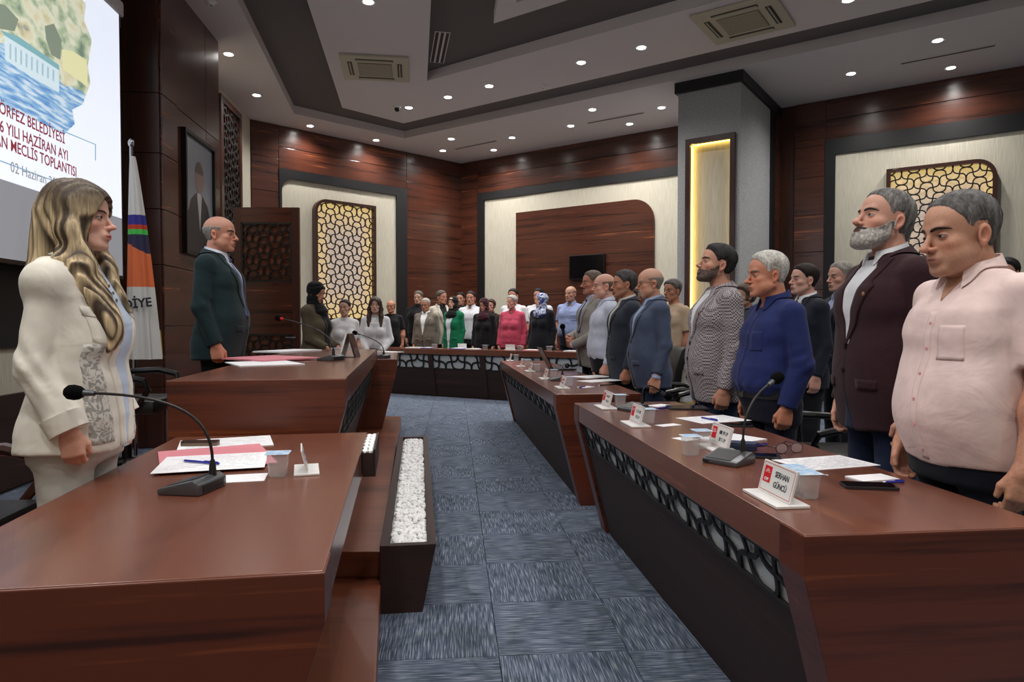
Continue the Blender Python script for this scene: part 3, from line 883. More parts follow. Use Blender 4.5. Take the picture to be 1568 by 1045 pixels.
def name_plate(px, py, h, ang, label, lines=('', ''), logo='red', s=1.0, lean=R(14)):
    """card faces local -Y"""
    p = atH(px, py, h)
    t = thing('name_plate', label, 'name plate', frame((p.x, p.y, h + .0005), ang) @ Matrix.Diagonal((s, s, s, 1)))
    b = B(); b.box(-.1, .1, -.045, .05, 0, .008); ob('base', b, 'plate_white', t, bevel=.002)
    cm = Matrix.Translation((0, 0, .008)) @ Matrix.Rotation(-lean, 4, 'X')
    b = B(); b.box(-.09, .09, -.003, .003, 0, .09); card = ob('card', b, 'plate_white', t, cm, bevel=.001)
    up = Matrix.Rotation(R(90), 4, 'X')
    b = B(); b.box(-.083, .083, -.0036, -.003, .006, .0072); b.box(-.083, .083, -.0036, -.003, .0838, .085)
    b.box(-.083, -.082, -.0036, -.003, .006, .085); b.box(.082, .083, -.0036, -.003, .006, .085); ob('border', b, 'red' if logo == 'red' else 'ink', card)
    if logo == 'red':
        b = B(); b.box(-.076, -.036, -.0038, -.003, .03, .076); lg = ob('logo', b, 'red', card)
        b = B()
        for k in range(6):
            a = R(20 + 28 * k); b.py([(-.056 + .004 * math.cos(a), .055 + .004 * math.sin(a)), (-.056 + .013 * math.cos(a - .1), .055 + .013 * math.sin(a - .1)), (-.056 + .013 * math.cos(a + .1), .055 + .013 * math.sin(a + .1))], -.0042, -.0038)
        # emblem arrows are part of the same card
        ob('emblem', b, 'plate_white', card)
        if lines[0]: text_part('logo_text', 'CHP', .012, M['plate_white'], card, Matrix.Translation((-.056, -.0042, .038)) @ up, bold=.0004)
    if lines[0]:
        for k, tx in enumerate(lines):
            text_part('lettering', tx, .0225, M['ink'], card, Matrix.Translation((.022, -.0034, .06 - k * .029)) @ up, bold=.0003, sx=.88)
    else:
        # two short words too blurred to read: plain dark strokes
        b = B()
        for k, (w0, w1) in enumerate(((-.01, .056), (-.002, .05))):
            z = .06 - k * .027; x = w0; r_ = random.Random(int(px * 7 + k))
            while x < w1:
                b.box(x, x + .0035, -.0036, -.003, z - .007, z + .007)
                if r_.random() < .6: b.box(x, x + .008, -.0036, -.003, z + r_.choice((-.007, .004, -.001)), z + .0065 if False else z + .007)
                x += r_.uniform(.009, .013)
        ob('lettering', b, 'ink' if logo == 'red' else 'blue_ink', card)
    return t
def bez(a, b_, c, d, n=14):
    out = []
    for i in range(n + 1):
        t = i / n; out.append(a * (1 - t) ** 3 + b_ * 3 * t * (1 - t) ** 2 + c * 3 * t * t * (1 - t) + d * t ** 3)
    return out
def microphone(label, px, py, h, ang, head, bend=.5, s=1.0, ring_red=False, side=0.0):
    """conference microphone; wedge base faces local -Y"""
    p = atH(px, py, h); m = frame((p.x, p.y, h + .0005), ang)
    t = thing('microphone', label, 'microphone', m)
    b = B(); b.px([(-.06, 0), (.065, 0), (.065, .03), (.045, .042), (-.06, .016)][::-1], -.068, .068); base = ob('base', b, 'grey_metal', t, bevel=.006, smooth=True)
    b = B(); b.px([(-.05, .0185), (.03, .0385), (.03, .0402), (-.05, .0202)][::-1], -.058, .0585 - .02); ob('top_plate', b, 'dark_grey', base)
    b = B(); b.box(-.05, .05, .0645, .067, .006, .026); ob('speaker_grille', b, 'black', base)
    b = B(); b.box(-.062, -.04, -.0615, -.06, .004, .012); ob('button', b, 'black', base)
    b = B(); b.lathe([(.0, .0), (.011, 0), (.009, .03), (.006, .045), (0, .045)], 14, Matrix.Translation((.03 * (1 if side >= 0 else -1), .045, .036))); ob('socket', b, 'black', t, smooth=True)
    root = Vector((.03 * (1 if side >= 0 else -1), .045, .075)); hd = m.inverted() @ head
    pts = bez(root, root + Vector((0, 0, .16 * bend)), root + Vector((0, 0, .2 * bend)) + (hd - root) * .22, hd)
    b = B(); b.tube(pts, .0042, 8); ob('gooseneck', b, 'black', t, smooth=True)
    d = (pts[-1] - pts[-3]).normalized(); q = d.to_track_quat('Z', 'Y').to_matrix().to_4x4(); hm = Matrix.Translation(hd) @ q
    b = B(); b.lathe([(.0, -.03), (.007, -.03), (.009, -.005), (.009, .01), (0, .01)], 12, hm); ob('capsule', b, 'red' if ring_red else 'grey_metal', t, smooth=True)
    b = B(); b.lathe([(0, .0), (.012, .0), (.019, .01), (.022, .025), (.02, .04), (.012, .049), (0, .052)], 16, hm); ob('windscreen', b, 'foam', t, smooth=True)
    return t
M['foam'] = plain('black_foam', srgb(12, 12, 13), 1, spec=.1, bump=.6, bscale=400)
def phone(label, px, py, h, ang, l=.15, w_=.072):
    p = atH(px, py, h); t = thing('phone', label, 'phone', frame((p.x, p.y, h + .0005), ang))
    b = B(); b.pz(rrect(l / 2, w_ / 2, .01), 0, .0085); ob('case', b, 'dark_grey', t, bevel=.001)
    b = B(); b.pz(rrect(l / 2 - .003, w_ / 2 - .003, .008), .0085, .0092); ob('screen', b, plain('phone_glass', srgb(6, 6, 8), .08), t)
    b = B(); b.pz(rrect(.012, .012, .004), -.0002, .0001); ob('camera_bump', b, 'blackp', t)
    return t
Z7 = lambda pts: [(860 + x * .4515, 540 + y * .4515) for x, y in pts]
aD = math.atan2((q1 - q0).y, (q1 - q0).x)       # along the desks, towards the camera
H1 = T1
name_plate(*Z7([(720, 500)])[0], H1, aD, 'nearest white name plate with red emblem and two readable lines, beside two cups', ('SERHAN', 'GÜNCÜ'))
name_plate(*Z7([(530, 330)])[0], H1, aD, 'white name plate with red emblem partly behind the tall microphone')
name_plate(*Z7([(248, 246)])[0], H1, aD, 'white name plate with red emblem, second from the far desk end')
name_plate(*Z7([(148, 188)])[0], H1, aD, 'white name plate at the far end of the nearest right desk')
for (x, y), lb in (((198, 184), 'sealed water cup beside the farthest name plate of the nearest right desk'), ((293, 240), 'sealed water cup beside the second farthest plate with red emblem'),
    ((437, 347), 'sealed water cup, left one of the pair near the tall microphone'), ((474, 325), 'sealed water cup, right one of the pair near the tall microphone'),
    ((785, 470), 'sealed water cup behind another, beside the nearest name plate'), ((828, 492), 'front sealed water cup beside the nearest name plate on the right')):
    water_cup(*Z7([(x, y)])[0], H1, lb, aD)
hd = atY(1184, 584, atH(1115, 706, H1).y + .05)
microphone('grey desk microphone with tall upright gooseneck on the nearest right desk', *Z7([(565, 375)])[0], H1, aD + R(35), hd, .55)
hd = atY(1018, 604, atH(955, 630, H1).y + .1)
microphone('grey desk microphone with flat bent gooseneck at the far end of the nearest right desk', *Z7([(240, 197)])[0], H1, aD + R(20), hd, .45)
sheet('sheet_of_paper', 'white printed sheet under a blue pen before the man in blue', 'paper', Z7([(393, 222), (560, 212), (632, 232), (470, 243)]), H1, text=10)
pen('blue pen lying across the printed sheet before the man in blue', *Z7([(470, 219), (528, 230)]), H1 + .0016)
sheet('sheet_of_paper', 'folded white paper stack right of the tall microphone', 'paper', Z7([(480, 290), (600, 277), (672, 300), (560, 322)]), H1, th=.006)
pen('purple blue pen beside the folded paper stack', *Z7([(605, 322), (695, 312)]), H1)
sheet('sheet_of_paper', 'small white slip left of the paired cups', 'paper', Z7([(390, 290), (440, 284), (460, 298), (400, 303)]), H1)
sheet('sheet_of_paper', 'large white printed sheet before the man in the maroon jacket', 'paper', Z7([(722, 365), (955, 348), (1068, 385), (830, 403)]), H1, text=14)
sheet('note_pad', 'small white note pad beside the nearest phone', 'paper', Z7([(972, 424), (1088, 415), (1140, 435), (1010, 443)]), H1, th=.005)
pen('blue pen beside the small note pad near the nearest phone', *Z7([(1085, 440), (1160, 437)]), H1)
sheet('note_pad', 'small note slip at the far end of the nearest right desk', 'paper', Z7([(290, 181), (340, 176), (375, 181), (325, 187)]), H1, th=.003)
pen('purple pen beside the small far note slip', *Z7([(308, 191), (375, 186)]), H1)
sheet('sheet_of_paper', 'thin white slip beside the second farthest cup', 'paper', Z7([(325, 246), (385, 241), (402, 247), (335, 254)]), H1)
phone('black phone lying nearest the camera on the right desk', *Z7([(1042, 458)])[0], H1, aD + R(75))
phone('black phone behind the base of the tall microphone', *Z7([(668, 355)])[0], H1, aD + R(70))
phone('black phone beside the printed sheet before the man in blue', *Z7([(590, 250)])[0], H1, aD + R(72))
phone('dark tablet before the man in the checked jacket', *Z7([(425, 190)])[0], H1, aD + R(80), .22, .16)
p = atH(*Z7([(616, 330)])[0], H1)
t = thing('blue_case', 'small dark blue case behind the tall microphone', 'case', frame((p.x, p.y, H1 + .0005), aD + R(60)))
b = B(); b.pz(rrect(.05, .03, .01), 0, .03); ob('shell', b, plain('navy_case', srgb(34, 48, 78), .5), t, bevel=.004, smooth=True)
b = B(); b.pz(rrect(.0505, .0305, .01), .0145, .0155); ob('seam', b, 'black', t)
def spectacles(label, mat_, s=1.0, parent=None, fold=0, metal='blackp'):
    t = thing('eyeglasses', label, 'glasses', mat_) if parent is None else parent
    rims = B()
    for sx in (-1, 1):
        pts = [(sx * .033 + .026 * math.cos(a), 0, .02 * math.sin(a)) for a in [2 * math.pi * k / 20 for k in range(21)]]
        rims.tube(pts, .0016, 6)
    rims.tube([(-.008, 0, .006), (0, -.002, .009), (.008, 0, .006)], .0016, 6)
    ob('rims', rims, metal, t, smooth=True)
    for sx in (-1, 1):
        b = B(); b.tube([(sx * .059, 0, .006), (sx * .068, .02, .006), (sx * .072, .11, .004), (sx * .07, .14, -.018)], .0018, 6); ob('temple', b, metal, t, smooth=True)
        b = B(); b.prism([(sx * .033 + .0245 * math.cos(2 * math.pi * k / 16), .019 * math.sin(2 * math.pi * k / 16)) for k in range(16)], lambda x, z: (x, -.0004, z), lambda x, z: (x, .0004, z)); ob('lens', b, 'clear_lens', t)
    return t
def clearlens():
    m, N, L, b = newmat('clear_lens'); b.inputs['Alpha'].default_value = .12; b.inputs['Roughness'].default_value = .05; return m
M['clear_lens'] = clearlens()
p = atH(*Z7([(772, 325)])[0], H1 + .02)
spectacles('thin black eyeglasses lying folded open on the right desk', frame((p.x, p.y, H1 + .021), aD + R(100)))

# desk 2 in the second row
Z6 = lambda x, y: (740 + x * .1403, 520 + y * .1403)
labs = ['farthest', 'second farthest', 'middle', 'second nearest', 'nearest']
for k, ((x, y), (cx, cy)) in enumerate(zip([(275, 235), (392, 297), (490, 350), (655, 432), (840, 530)], [(358, 226), (480, 288), (590, 348), (768, 416), (935, 508)])):
    name_plate(*Z6(x + 15, y), H1, aD, labs[k] + ' of five white name plates on the middle right desk', s=.95)
    water_cup(*Z6(cx, cy), H1, labs[k] + ' of five sealed water cups on the middle right desk', aD)
sheet('sheet_of_paper', 'upper of two white sheets on the middle right desk', 'paper', [Z6(1000, 405), Z6(1290, 390), Z6(1390, 415), Z6(1080, 432)], H1, th=.004)
sheet('sheet_of_paper', 'lower of two white sheets on the middle right desk', 'paper', [Z6(1070, 455), Z6(1420, 430), Z6(1490, 455), Z6(1130, 475)], H1, th=.004)
pen('dark pen near the corner of the middle right desk', Z6(1255, 500), Z6(1450, 490), H1, 'blackp')
pen('purple pen beside the nearest plate of the middle right desk', Z6(1035, 525), Z6(1110, 512), H1)
sheet('note_pad', 'small slip beside the nearest plate of the middle desk', 'paper', [Z6(1050, 520), Z6(1150, 510), Z6(1200, 522), Z6(1080, 535)], H1, th=.002)
p = atH(858, 566, H1)
t = thing('laptop', 'open black laptop on the middle right desk, its screen towards the men', 'laptop', frame((p.x, p.y, H1 + .0005), aD + R(180)))
b = B(); b.box(-.17, .17, -.14, .1, 0, .018); ob('keyboard_base', b, 'dark_grey', t, bevel=.004)
b = B(); b.box(-.155, .155, -.08, .06, .018, .0195); ob('keys', b, 'blackp', t)
mt = Matrix.Translation((0, .1, .012)) @ Matrix.Rotation(R(-28), 4, 'X')
b = B(); b.box(-.17, .17, 0, .009, 0, .25); ob('display', b, 'blackp', t, mt, bevel=.003)
b = B(); b.box(-.16, .16, -.001, 0, .012, .24); ob('screen', b, plain('dim_screen', srgb(40, 40, 46), .2), t, mt)
hd = atY(858, 556, atH(846, 582, H1).y)
microphone('small black desk microphone behind the nearest plate of the middle right desk', *Z6(800, 450), H1, aD, atY(868, 560, atH(*Z6(800, 450), H1).y + .3), .35)

# near left desk
Z5 = lambda x, y: (230 + x * .185, 640 + y * .185)
aL_ = math.atan2((r1 - r0).y, (r1 - r0).x)
sheet('sheet_of_paper', 'white paper stack behind the pink folder on the near left desk', 'paper', [Z5(265, 195), Z5(1008, 150), Z5(1005, 232), Z5(200, 285)], T2, th=.003, text=8)
sheet('folder', 'open pink card folder on the near left desk', 'folder', [Z5(120, 292), Z5(975, 210), Z5(968, 395), Z5(25, 465)], T2, th=.004, mat='pink', off=.0035)
sheet('sheet_of_paper', 'white form lying on the pink folder under a blue pen', 'paper', [Z5(112, 330), Z5(968, 284), Z5(958, 412), Z5(28, 465)], T2, off=.008, text=9)
sheet('sheet_of_paper', 'narrow white slip in front of the pink folder', 'paper', [Z5(560, 482), Z5(972, 460), Z5(948, 525), Z5(540, 545)], T2)
pen('blue pen lying on the white form on the near left desk', Z5(262, 350), Z5(568, 378), T2 + .010)
pa = atH(*Z5(415, 222), T2 + .006)
t = thing('glasses_case', 'dark brown narrow case on the papers of the near left desk', 'case', frame((pa.x, pa.y, T2 + .0035), math.atan2(.06, 1)))
b = B(); b.pz(rrect(.068, .02, .008), 0, .012); ob('lower_shell', b, plain('bronze_case', srgb(120, 100, 84), .4, metal=.3), t, bevel=.002)
b = B(); b.pz(rrect(.068, .02, .008), .0122, .018); ob('upper_shell', b, plain('brown_case', srgb(52, 34, 30), .3), t, bevel=.002)
water_cup(*Z5(1060, 480), T2, 'sealed water cup beside the plate on the near left desk', aL_)
name_plate(*Z5(1300, 440), T2, aL_ + R(8), 'white name plate on the near left desk seen from behind', logo='blue', s=.8)
hd = atY(128, 602, 1.9)
microphone('grey desk microphone with long gooseneck in front of the blonde woman', *Z5(345, 600), T2, R(262), hd, .75, side=-1)

# presiding desk
Z3 = lambda x, y: (270 + x / 3.484, 300 + y / 3.484)
sheet('sheet_of_paper', 'loose white papers behind the pink folder on the presiding desk', 'paper', [Z3(500, 832), Z3(700, 820), Z3(700, 832), Z3(470, 846)], T3, th=.012)
sheet('folder', 'pink folder lying on the presiding desk', 'folder', [Z3(350, 868), Z3(640, 850), Z3(630, 880), Z3(325, 890)], T3, th=.01, mat='pink', off=.0065)
sheet('sheet_of_paper', 'white sheets in front of the pink folder on the presiding desk', 'paper', [Z3(320, 892), Z3(635, 880), Z3(620, 906), Z3(278, 914)], T3, th=.006)
sheet('sheet_of_paper', 'white sheet at the right of the pink folder on the presiding desk', 'paper', [Z3(650, 856), Z3(690, 854), Z3(700, 880), Z3(660, 890)], T3, th=.003)
aM = math.atan2((m1 - m0).y, (m1 - m0).x)
hd = atY(430, 488, atH(*Z3(800, 870), T3).y)
microphone('desk microphone with red ring on the presiding desk', *Z3(822, 880), T3, aM + R(150), hd, .5, ring_red=True)
water_cup(*Z3(852, 868), T3, 'sealed water cup beside the tent card on the presiding desk', aM)
p = atH(*Z3(925, 862), T3)
t = thing('tent_card', 'black and white tent card standing on the presiding desk corner', 'desk sign', frame((p.x, p.y, T3 + .0005), aM + R(80)))
for sx, mm in ((-1, 'frame_wood'), (1, 'white')):
    b = B(); b.py([(sx * .05, 0), (sx * .062, 0), (sx * .012, .17), (0, .17)] if sx > 0 else [(-.062, 0), (-.05, 0), (0, .17), (-.012, .17)], -.07, .07); ob('leaf', b, mm, t)
b = B(); b.box(-.06, .06, -.065, .065, .0, .004); ob('base', b, 'blackp', t)
b = B(); b.py([(.0605, .02), (.0615, .02), (.02, .15), (.019, .15)], -.05, .05); ob('blue_print', b, plain('blue_print', srgb(90, 120, 170), .5), t)

# far left desk and back desk: a few cups, papers, plates
Z4 = lambda x, y: (450 + x / 4.18, 400 + y / 4.18)
sheet('sheet_of_paper', 'white papers on the far left desk', 'paper', [Z4(560, 580), Z4(640, 578), Z4(650, 586), Z4(560, 592)], T4, th=.006)
name_plate(*Z4(575, 585), T4, aM, 'white name plate on the far left desk', logo='blue', s=.8)
water_cup(*Z4(548, 600), T4, 'sealed water cup on the far left desk', aM)
microphone('desk microphone on the far left desk pointing at the women', 584, 549, T4, aM + R(150), atY(547, 511, atH(584, 549, T4).y), .35)
aB = math.atan2(gd.y, gd.x)
yb = lambda px: None
def on_back(s_, dpt): p = bd0 + gd * s_ + gn * dpt; return p
def back_px(px):
    dd = _d(px, 500); o_ = bd0; n_ = gn
    t_ = n_.dot(o_) / n_.dot(Vector((dd.x, dd.y))); return (Vector((dd.x, dd.y)) * t_ - bd0).dot(gd)
k = 0
for px_, lb in ((657, 'before the man in the brown grey jacket'), (735, 'before the woman in the burgundy scarf'), (788, 'before the woman in pink'), (834, 'before the woman in the blue scarf')):
    p = on_back(back_px(px_), .16); c = copy_tree(_cup[0]); c.matrix_local = frame((p.x, p.y, T5 + .0005), aB) @ Matrix.Diagonal((1.25, 1.25, 1.1, 1)); c['label'] = 'sealed water cup on the back desk ' + lb
for px_, w_, mm, lb in ((625, .3, 'paper', 'white papers at the left end of the back desk'), (645, .2, 'blue_ink', 'blue folder on the back desk before the brown grey jacket'), (693, .26, 'blue_ink', 'blue folder on the back desk before the green jacket'), (715, .2, 'paper', 'white papers on the back desk beside the green jacket'), (806, .25, 'pink', 'pinkish folder on the back desk beside the woman in pink'), (870, .26, 'paper', 'white papers at the right end of the back desk')):
    p = on_back(back_px(px_), .2); t = thing('document', lb, 'papers', frame((p.x, p.y, T5 + .0005), aB))
    b = B(); b.box(-w_ / 2, w_ / 2, -.1, .1, 0, .012); ob('cover', b, mm, t)
    b = B(); b.box(-w_ / 2 + .01, w_ / 2 - .03, -.09, .09, .012, .018); ob('sheet', b, 'paper' if mm != 'paper' else 'plate_white', t)
for px_, lb in ((690, 'left of the green jacket'), (765, 'between burgundy scarf and pink shirt')):
    p = on_back(back_px(px_), .35)
    pp = Vector((p.x, p.y, T5 + .0005)); t = thing('name_plate', 'white name plate on the back desk ' + lb, 'name plate', frame(pp, aB))
    b = B(); b.box(-.1, .1, -.04, .04, 0, .008); ob('base', b, 'plate_white', t)
    b = B(); b.box(-.09, .09, -.003, .003, .008, .09); ob('card', b, 'plate_white', t)

# ================================================================== screen, flag, portrait, door
def slide():
    """a projected slide: real text and flat shapes, lit from within like the projection"""
W = WL; SO = .36
ss0 = sof(W, 190, 300, SO); ss1 = ss0 + 4.15
zt_ = hof(W, 187, 26, SO); zb_ = hof(W, 193, 428, SO)
t = thing('projection_screen', 'large projection screen on the left wall showing a council meeting slide', 'screen', W.m)
b = B(); b.box(ss0 - .0, ss1, SO - .03, SO - .015, zb_ + .0, zt_); ob('border', b, 'blackp', t)
b = B(); b.box(ss0 + .03, ss1 - .03, SO - .015, SO - .01, zb_ + .03, zt_); m_, N_, L_, bs_ = newmat('screen_grey_glow'); bs_.inputs['Base Color'].default_value = srgb(150, 152, 158)
bs_.inputs['Emission Color'].default_value = srgb(150, 152, 160); bs_.inputs['Emission Strength'].default_value = .55  # grey light on the bare fabric is emitted by its material
scr = ob('fabric', b, m_, t)
M['slide_white'] = plain('projected_white', srgb(226, 232, 246), .8, emit=.95)
zs = hof(W, 100, 305, SO)   # lower edge of the slide, and its far end
zsl = hof(W, 192, 334, SO); zsl = hof(W, 30, 283, SO)
b = B(); b.box(ss0 + .035, ss1 - .3, SO - .01, SO - .008, zsl, zt_ - .0); sld = ob('slide', b, 'slide_white', t)
def em(name, c, e=.9): return plain(name, c, .8, emit=e)
up = Matrix.Rotation(R(90), 4, 'X')
def wtext(s_, px, py, size, mt, sx=.84, bold=.0012, name='lettering'):
    a_, h_ = W.hit(px, py, SO)
    m = Matrix.Translation((a_, SO - .0075, h_)) @ Matrix.Rotation(math.pi, 4, 'Z') @ up
    return text_part(name, s_, size, mt, t, m, align='RIGHT', bold=bold, sx=sx, ext=.0006)
mred = em('slide_red', srgb(150, 60, 72), .55); mgrey = em('slide_grey', srgb(150, 152, 160), .6); mblue = em('slide_blue', srgb(120, 168, 196), .7)
wtext('KÖRFEZ BELEDİYESİ', 101, 214, .114, mred)
wtext('2026 YILI HAZİRAN AYI', 106, 240, .114, mred)
wtext('OLAĞAN MECLİS TOPLANTISI', 119, 265, .114, mred)
wtext('02 Haziran 2026', 98, 285, .105, mgrey, .95, 0)
def wpoly(name, pts, mat, y=.0003):
    P = [W.hit(px, py, SO) for px, py in pts]
    b = B(); b.py(P, SO - .008, SO - .0075 + y); return ob(name, b, mat, t)
wpoly('rule_line', [(-60, 222), (96, 281), (96, 282.5), (-60, 224)], mblue)
wpoly('rule_line', [(100, 201), (148, 221), (148, 222.2), (100, 202.5)], mblue)
wpoly('rule_line', [(147, 221), (148.2, 221.5), (148.2, 246), (147, 245.5)], mblue)
# the watercolour view on the slide: colours as printed patches
def watercolour():
    m, N, L, b = newmat('watercolour_print')
    tc = N.new('ShaderNodeTexCoord'); sep = N.new('ShaderNodeSeparateXYZ'); L.new(tc.outputs['Generated'], sep.inputs[0])
    ns = N.new('ShaderNodeTexNoise'); ns.inputs['Scale'].default_value = 7; ns.inputs['Detail'].default_value = 5; L.new(tc.outputs['Generated'], ns.inputs['Vector'])
    mp = N.new('ShaderNodeMapping'); mp.inputs['Scale'].default_value = (1, 1, 5); L.new(tc.outputs['Generated'], mp.inputs['Vector'])
    ns2 = N.new('ShaderNodeTexNoise'); ns2.inputs['Scale'].default_value = 9; ns2.inputs['Detail'].default_value = 4; L.new(mp.outputs[0], ns2.inputs['Vector'])
    land = ramp(N, [(.36, srgb(120, 140, 124)), (.45, srgb(176, 192, 160)), (.53, srgb(228, 230, 206)), (.62, srgb(214, 206, 170)), (.7, srgb(140, 154, 146))])
    L.new(ns.outputs[0], land.inputs[0])
    sea = ramp(N, [(.36, srgb(96, 146, 204)), (.5, srgb(146, 188, 224)), (.6, srgb(214, 230, 244))]); L.new(ns2.outputs[0], sea.inputs[0])
    ad = N.new('ShaderNodeMath'); ad.operation = 'MULTIPLY_ADD'; ad.inputs[1].default_value = .12; L.new(ns.outputs[0], ad.inputs[0]); L.new(sep.outputs[2], ad.inputs[2])
    st = N.new('ShaderNodeMath'); st.operation = 'GREATER_THAN'; st.inputs[1].default_value = .42; L.new(ad.outputs[0], st.inputs[0])
    mx = N.new('ShaderNodeMix'); mx.data_type = 'RGBA'; L.new(st.outputs[0], mx.inputs[0]); L.new(sea.outputs[0], mx.inputs[6]); L.new(land.outputs[0], mx.inputs[7])
    L.new(mx.outputs[2], b.inputs['Base Color']); L.new(mx.outputs[2], b.inputs['Emission Color']); b.inputs['Emission Strength'].default_value = .75
    return m
M['watercolour'] = watercolour()
wpoly('watercolour_view', [(-90, -120), (20, -75), (80, -38), (118, -10), (133, 6), (130, 30), (142, 62), (136, 100), (140, 128), (128, 160), (112, 168), (116, 190), (100, 206), (60, 186), (20, 170), (-60, 130), (-90, 120)], M['watercolour'])
wpoly('white_building', [(8, 52), (56, 82), (92, 108), (92, 142), (60, 124), (10, 92)], em('slide_pale', srgb(206, 224, 232), .85), .0006)
wpoly('roof', [(2, 46), (30, 56), (92, 100), (92, 108), (56, 84), (8, 54)], em('slide_teal', srgb(130, 178, 186), .8), .0008)
for k in range(9):
    x_ = 16 + k * 8.2; wpoly('window_strip', [(x_, 66 + k * 5.0), (x_ + 3, 68 + k * 5.0), (x_ + 3, 92 + k * 4.2), (x_, 90 + k * 4.2)], em('slide_win', srgb(168, 196, 210), .8) if k == 0 else bpy.data.materials['slide_win'], .0009)
wpoly('yellow_house', [(96, 76), (112, 78), (134, 92), (136, 134), (118, 120), (98, 106)], em('slide_yellow', srgb(222, 220, 172), .85), .0006)
wpoly('dark_trees', [(-30, 0), (10, 8), (30, 30), (24, 48), (0, 44), (-30, 30)], em('slide_tree', srgb(136, 148, 132), .75), .0005)
wpoly('dark_trees', [(70, 40), (84, 36), (96, 62), (94, 92), (80, 84), (72, 60)], bpy.data.materials['slide_tree'], .0005)
# roller case above
b = B(); b.box(ss0 - .06, ss1 + .1, SO - .16, SO + .0, zt_ + .01, zt_ + .15); ob('roller_case', b, 'white', t, bevel=.02)
for s_ in (ss0 - .12, ss1 + .12):
    b = B(); b.tube([(s_, SO - .08, zt_ + .2), (s_ - .0, SO - .08, zt_ - .05), (s_, SO - .2, zt_ - .1)], .02, 8); b.tube([(s_ - .04, SO - .08, zt_ + .06), (s_ + .04, SO - .08, zt_ + .06)], .03, 8); ob('bracket', b, 'grey_metal', t, smooth=True)

# flag
fp = atY(212, 480, 5.55)
t = thing('flag', 'furled white municipal flag with coloured stripes and orange foot on a pole', 'flag', frame((fp.x, fp.y, 0), 0))
zt_f = atY(201, 225, 5.55).z; sx_top = atY(201, 225, 5.55).x - fp.x
b = B(); b.tube([(sx_top, 0, .05), (sx_top, 0, zt_f)], .014, 10); ob('pole', b, 'chrome', t, smooth=True)
b = B(); b.ball((sx_top, 0, zt_f + .03), (.024, .024, .035), 12, 8); ob('finial', b, 'chrome', t, smooth=True)
b = B(); b.lathe([(0, 0), (.17, 0), (.17, .02), (.04, .06), (.02, .12), (0, .12)], 20, Matrix.Translation((sx_top, 0, 0))); ob('base', b, 'chrome', t, smooth=True)
fz = [atY(0, y, 5.55).z for y in (240, 330, 345, 352, 360, 372, 440, 550)]
NU = 72
def flag_pt(u, z):
    """u around the furled cloth, z height: pleated cone hanging from the pole tip"""
    k = (fz[0] - z) / (fz[0] - fz[-1]); k = min(max(k, 0), 1)
    wdt = .02 + .112 * k ** .75; dp = .02 + .07 * k
    cx = sx_top + .01 + .075 * k ** .9
    a = 2 * math.pi * u
    pl_ = 1 + .13 * math.sin(a * 7 + k * 2) * min(1, k * 3) + .05 * math.sin(a * 13 + 1)
    return (cx + wdt * math.cos(a) * pl_ * .95, dp * math.sin(a) * pl_, z)
def band(name, za_, zb_f, mat, steps=8, slant=0.0, tilt0=0.0):
    b = B(); vs = []
    for j in range(steps + 1):
        for i in range(NU):
            u = i / NU; f_ = (math.cos(2 * math.pi * u) + 1) / 2
            z0_ = za_ + tilt0 * f_; z1_ = zb_f + slant * f_
            vs.append(flag_pt(u, z0_ + (z1_ - z0_) * j / steps))
    fs = [(j * NU + i, j * NU + (i + 1) % NU, (j + 1) * NU + (i + 1) % NU, (j + 1) * NU + i) for j in range(steps) for i in range(NU)]
    b.add(vs, fs); return ob(name, b, mat, t, smooth=True)
fw_ = plain('flag_white', srgb(206, 206, 204), .8)
band('cloth', fz[0], fz[1], fw_, 14)
band('blue_stripe', fz[1], fz[2], plain('flag_blue', srgb(52, 48, 140), .8))
band('red_stripe', fz[2], fz[3], plain('flag_red', srgb(190, 60, 36), .8))
band('green_stripe', fz[3], fz[4], plain('flag_green', srgb(70, 190, 80), .8))
band('navy_stripe', fz[4], fz[5], plain('flag_navy', srgb(44, 42, 74), .8), 6, -.09)
band('orange_cloth', fz[5], fz[6], plain('flag_orange', srgb(216, 110, 64), .8), 12, .0, -.09)
band('white_foot', fz[6], fz[7], fw_, 10)
b = B(); b.tube([flag_pt(.02, z) for z in np.linspace(fz[6] - .35, fz[7] + .02, 14)], .012, 6); ob('gold_fringe', b, plain('gold_fringe', srgb(170, 150, 60), .5), t, smooth=True)
a_ = atY(210, 466, 5.55)
text_part('lettering', 'DİYE', .1, M['ink'], t, Matrix.Translation((sx_top + .085, -.098, a_.z)) @ Matrix.Rotation(R(-6), 4, 'Y') @ up, bold=.003)

# portrait on the proud walnut block
W = WL
b0, b1 = sl(325, OFF), sl(279, OFF); zp0 = hof(W, 302, 393, OFF + .03); zp1 = hof(W, 323, 226, OFF + .03)
t = thing('portrait', 'framed portrait of a man in a dark suit on the walnut wall', 'picture', W.m)
b = B(); ring(b, rounded(b0, b1, zp0, zp1, 1e-4, 1e-4), rounded(b0 + .04, b1 - .04, zp0 + .04, zp1 - .04, 1e-4, 1e-4), OFF + .001, OFF + .055); ob('frame', b, 'blackp', t)
PX = OFF + .022
b = B(); b.box(b0 + .03, b1 - .03, OFF + .002, PX, zp0 + .03, zp1 - .03); ob('picture_ground', b, plain('portrait_ground', srgb(142, 150, 160), .25), t)
pc = (b0 + b1) / 2; wd_ = (b1 - b0) / 2; ht_ = zp1 - zp0
def pp(name, pts, mat, k=1):
    b = B(); b.py([(pc + x * wd_, zp0 + z * ht_) for x, z in pts], PX - .001, PX + .001 * k); ob(name, b, mat, t)
pp('printed_suit', [(-.85, .03), (.85, .03), (.8, .3), (.55, .46), (.2, .53), (-.2, .53), (-.55, .46), (-.8, .3)], plain('print_suit', srgb(42, 46, 54), .3))
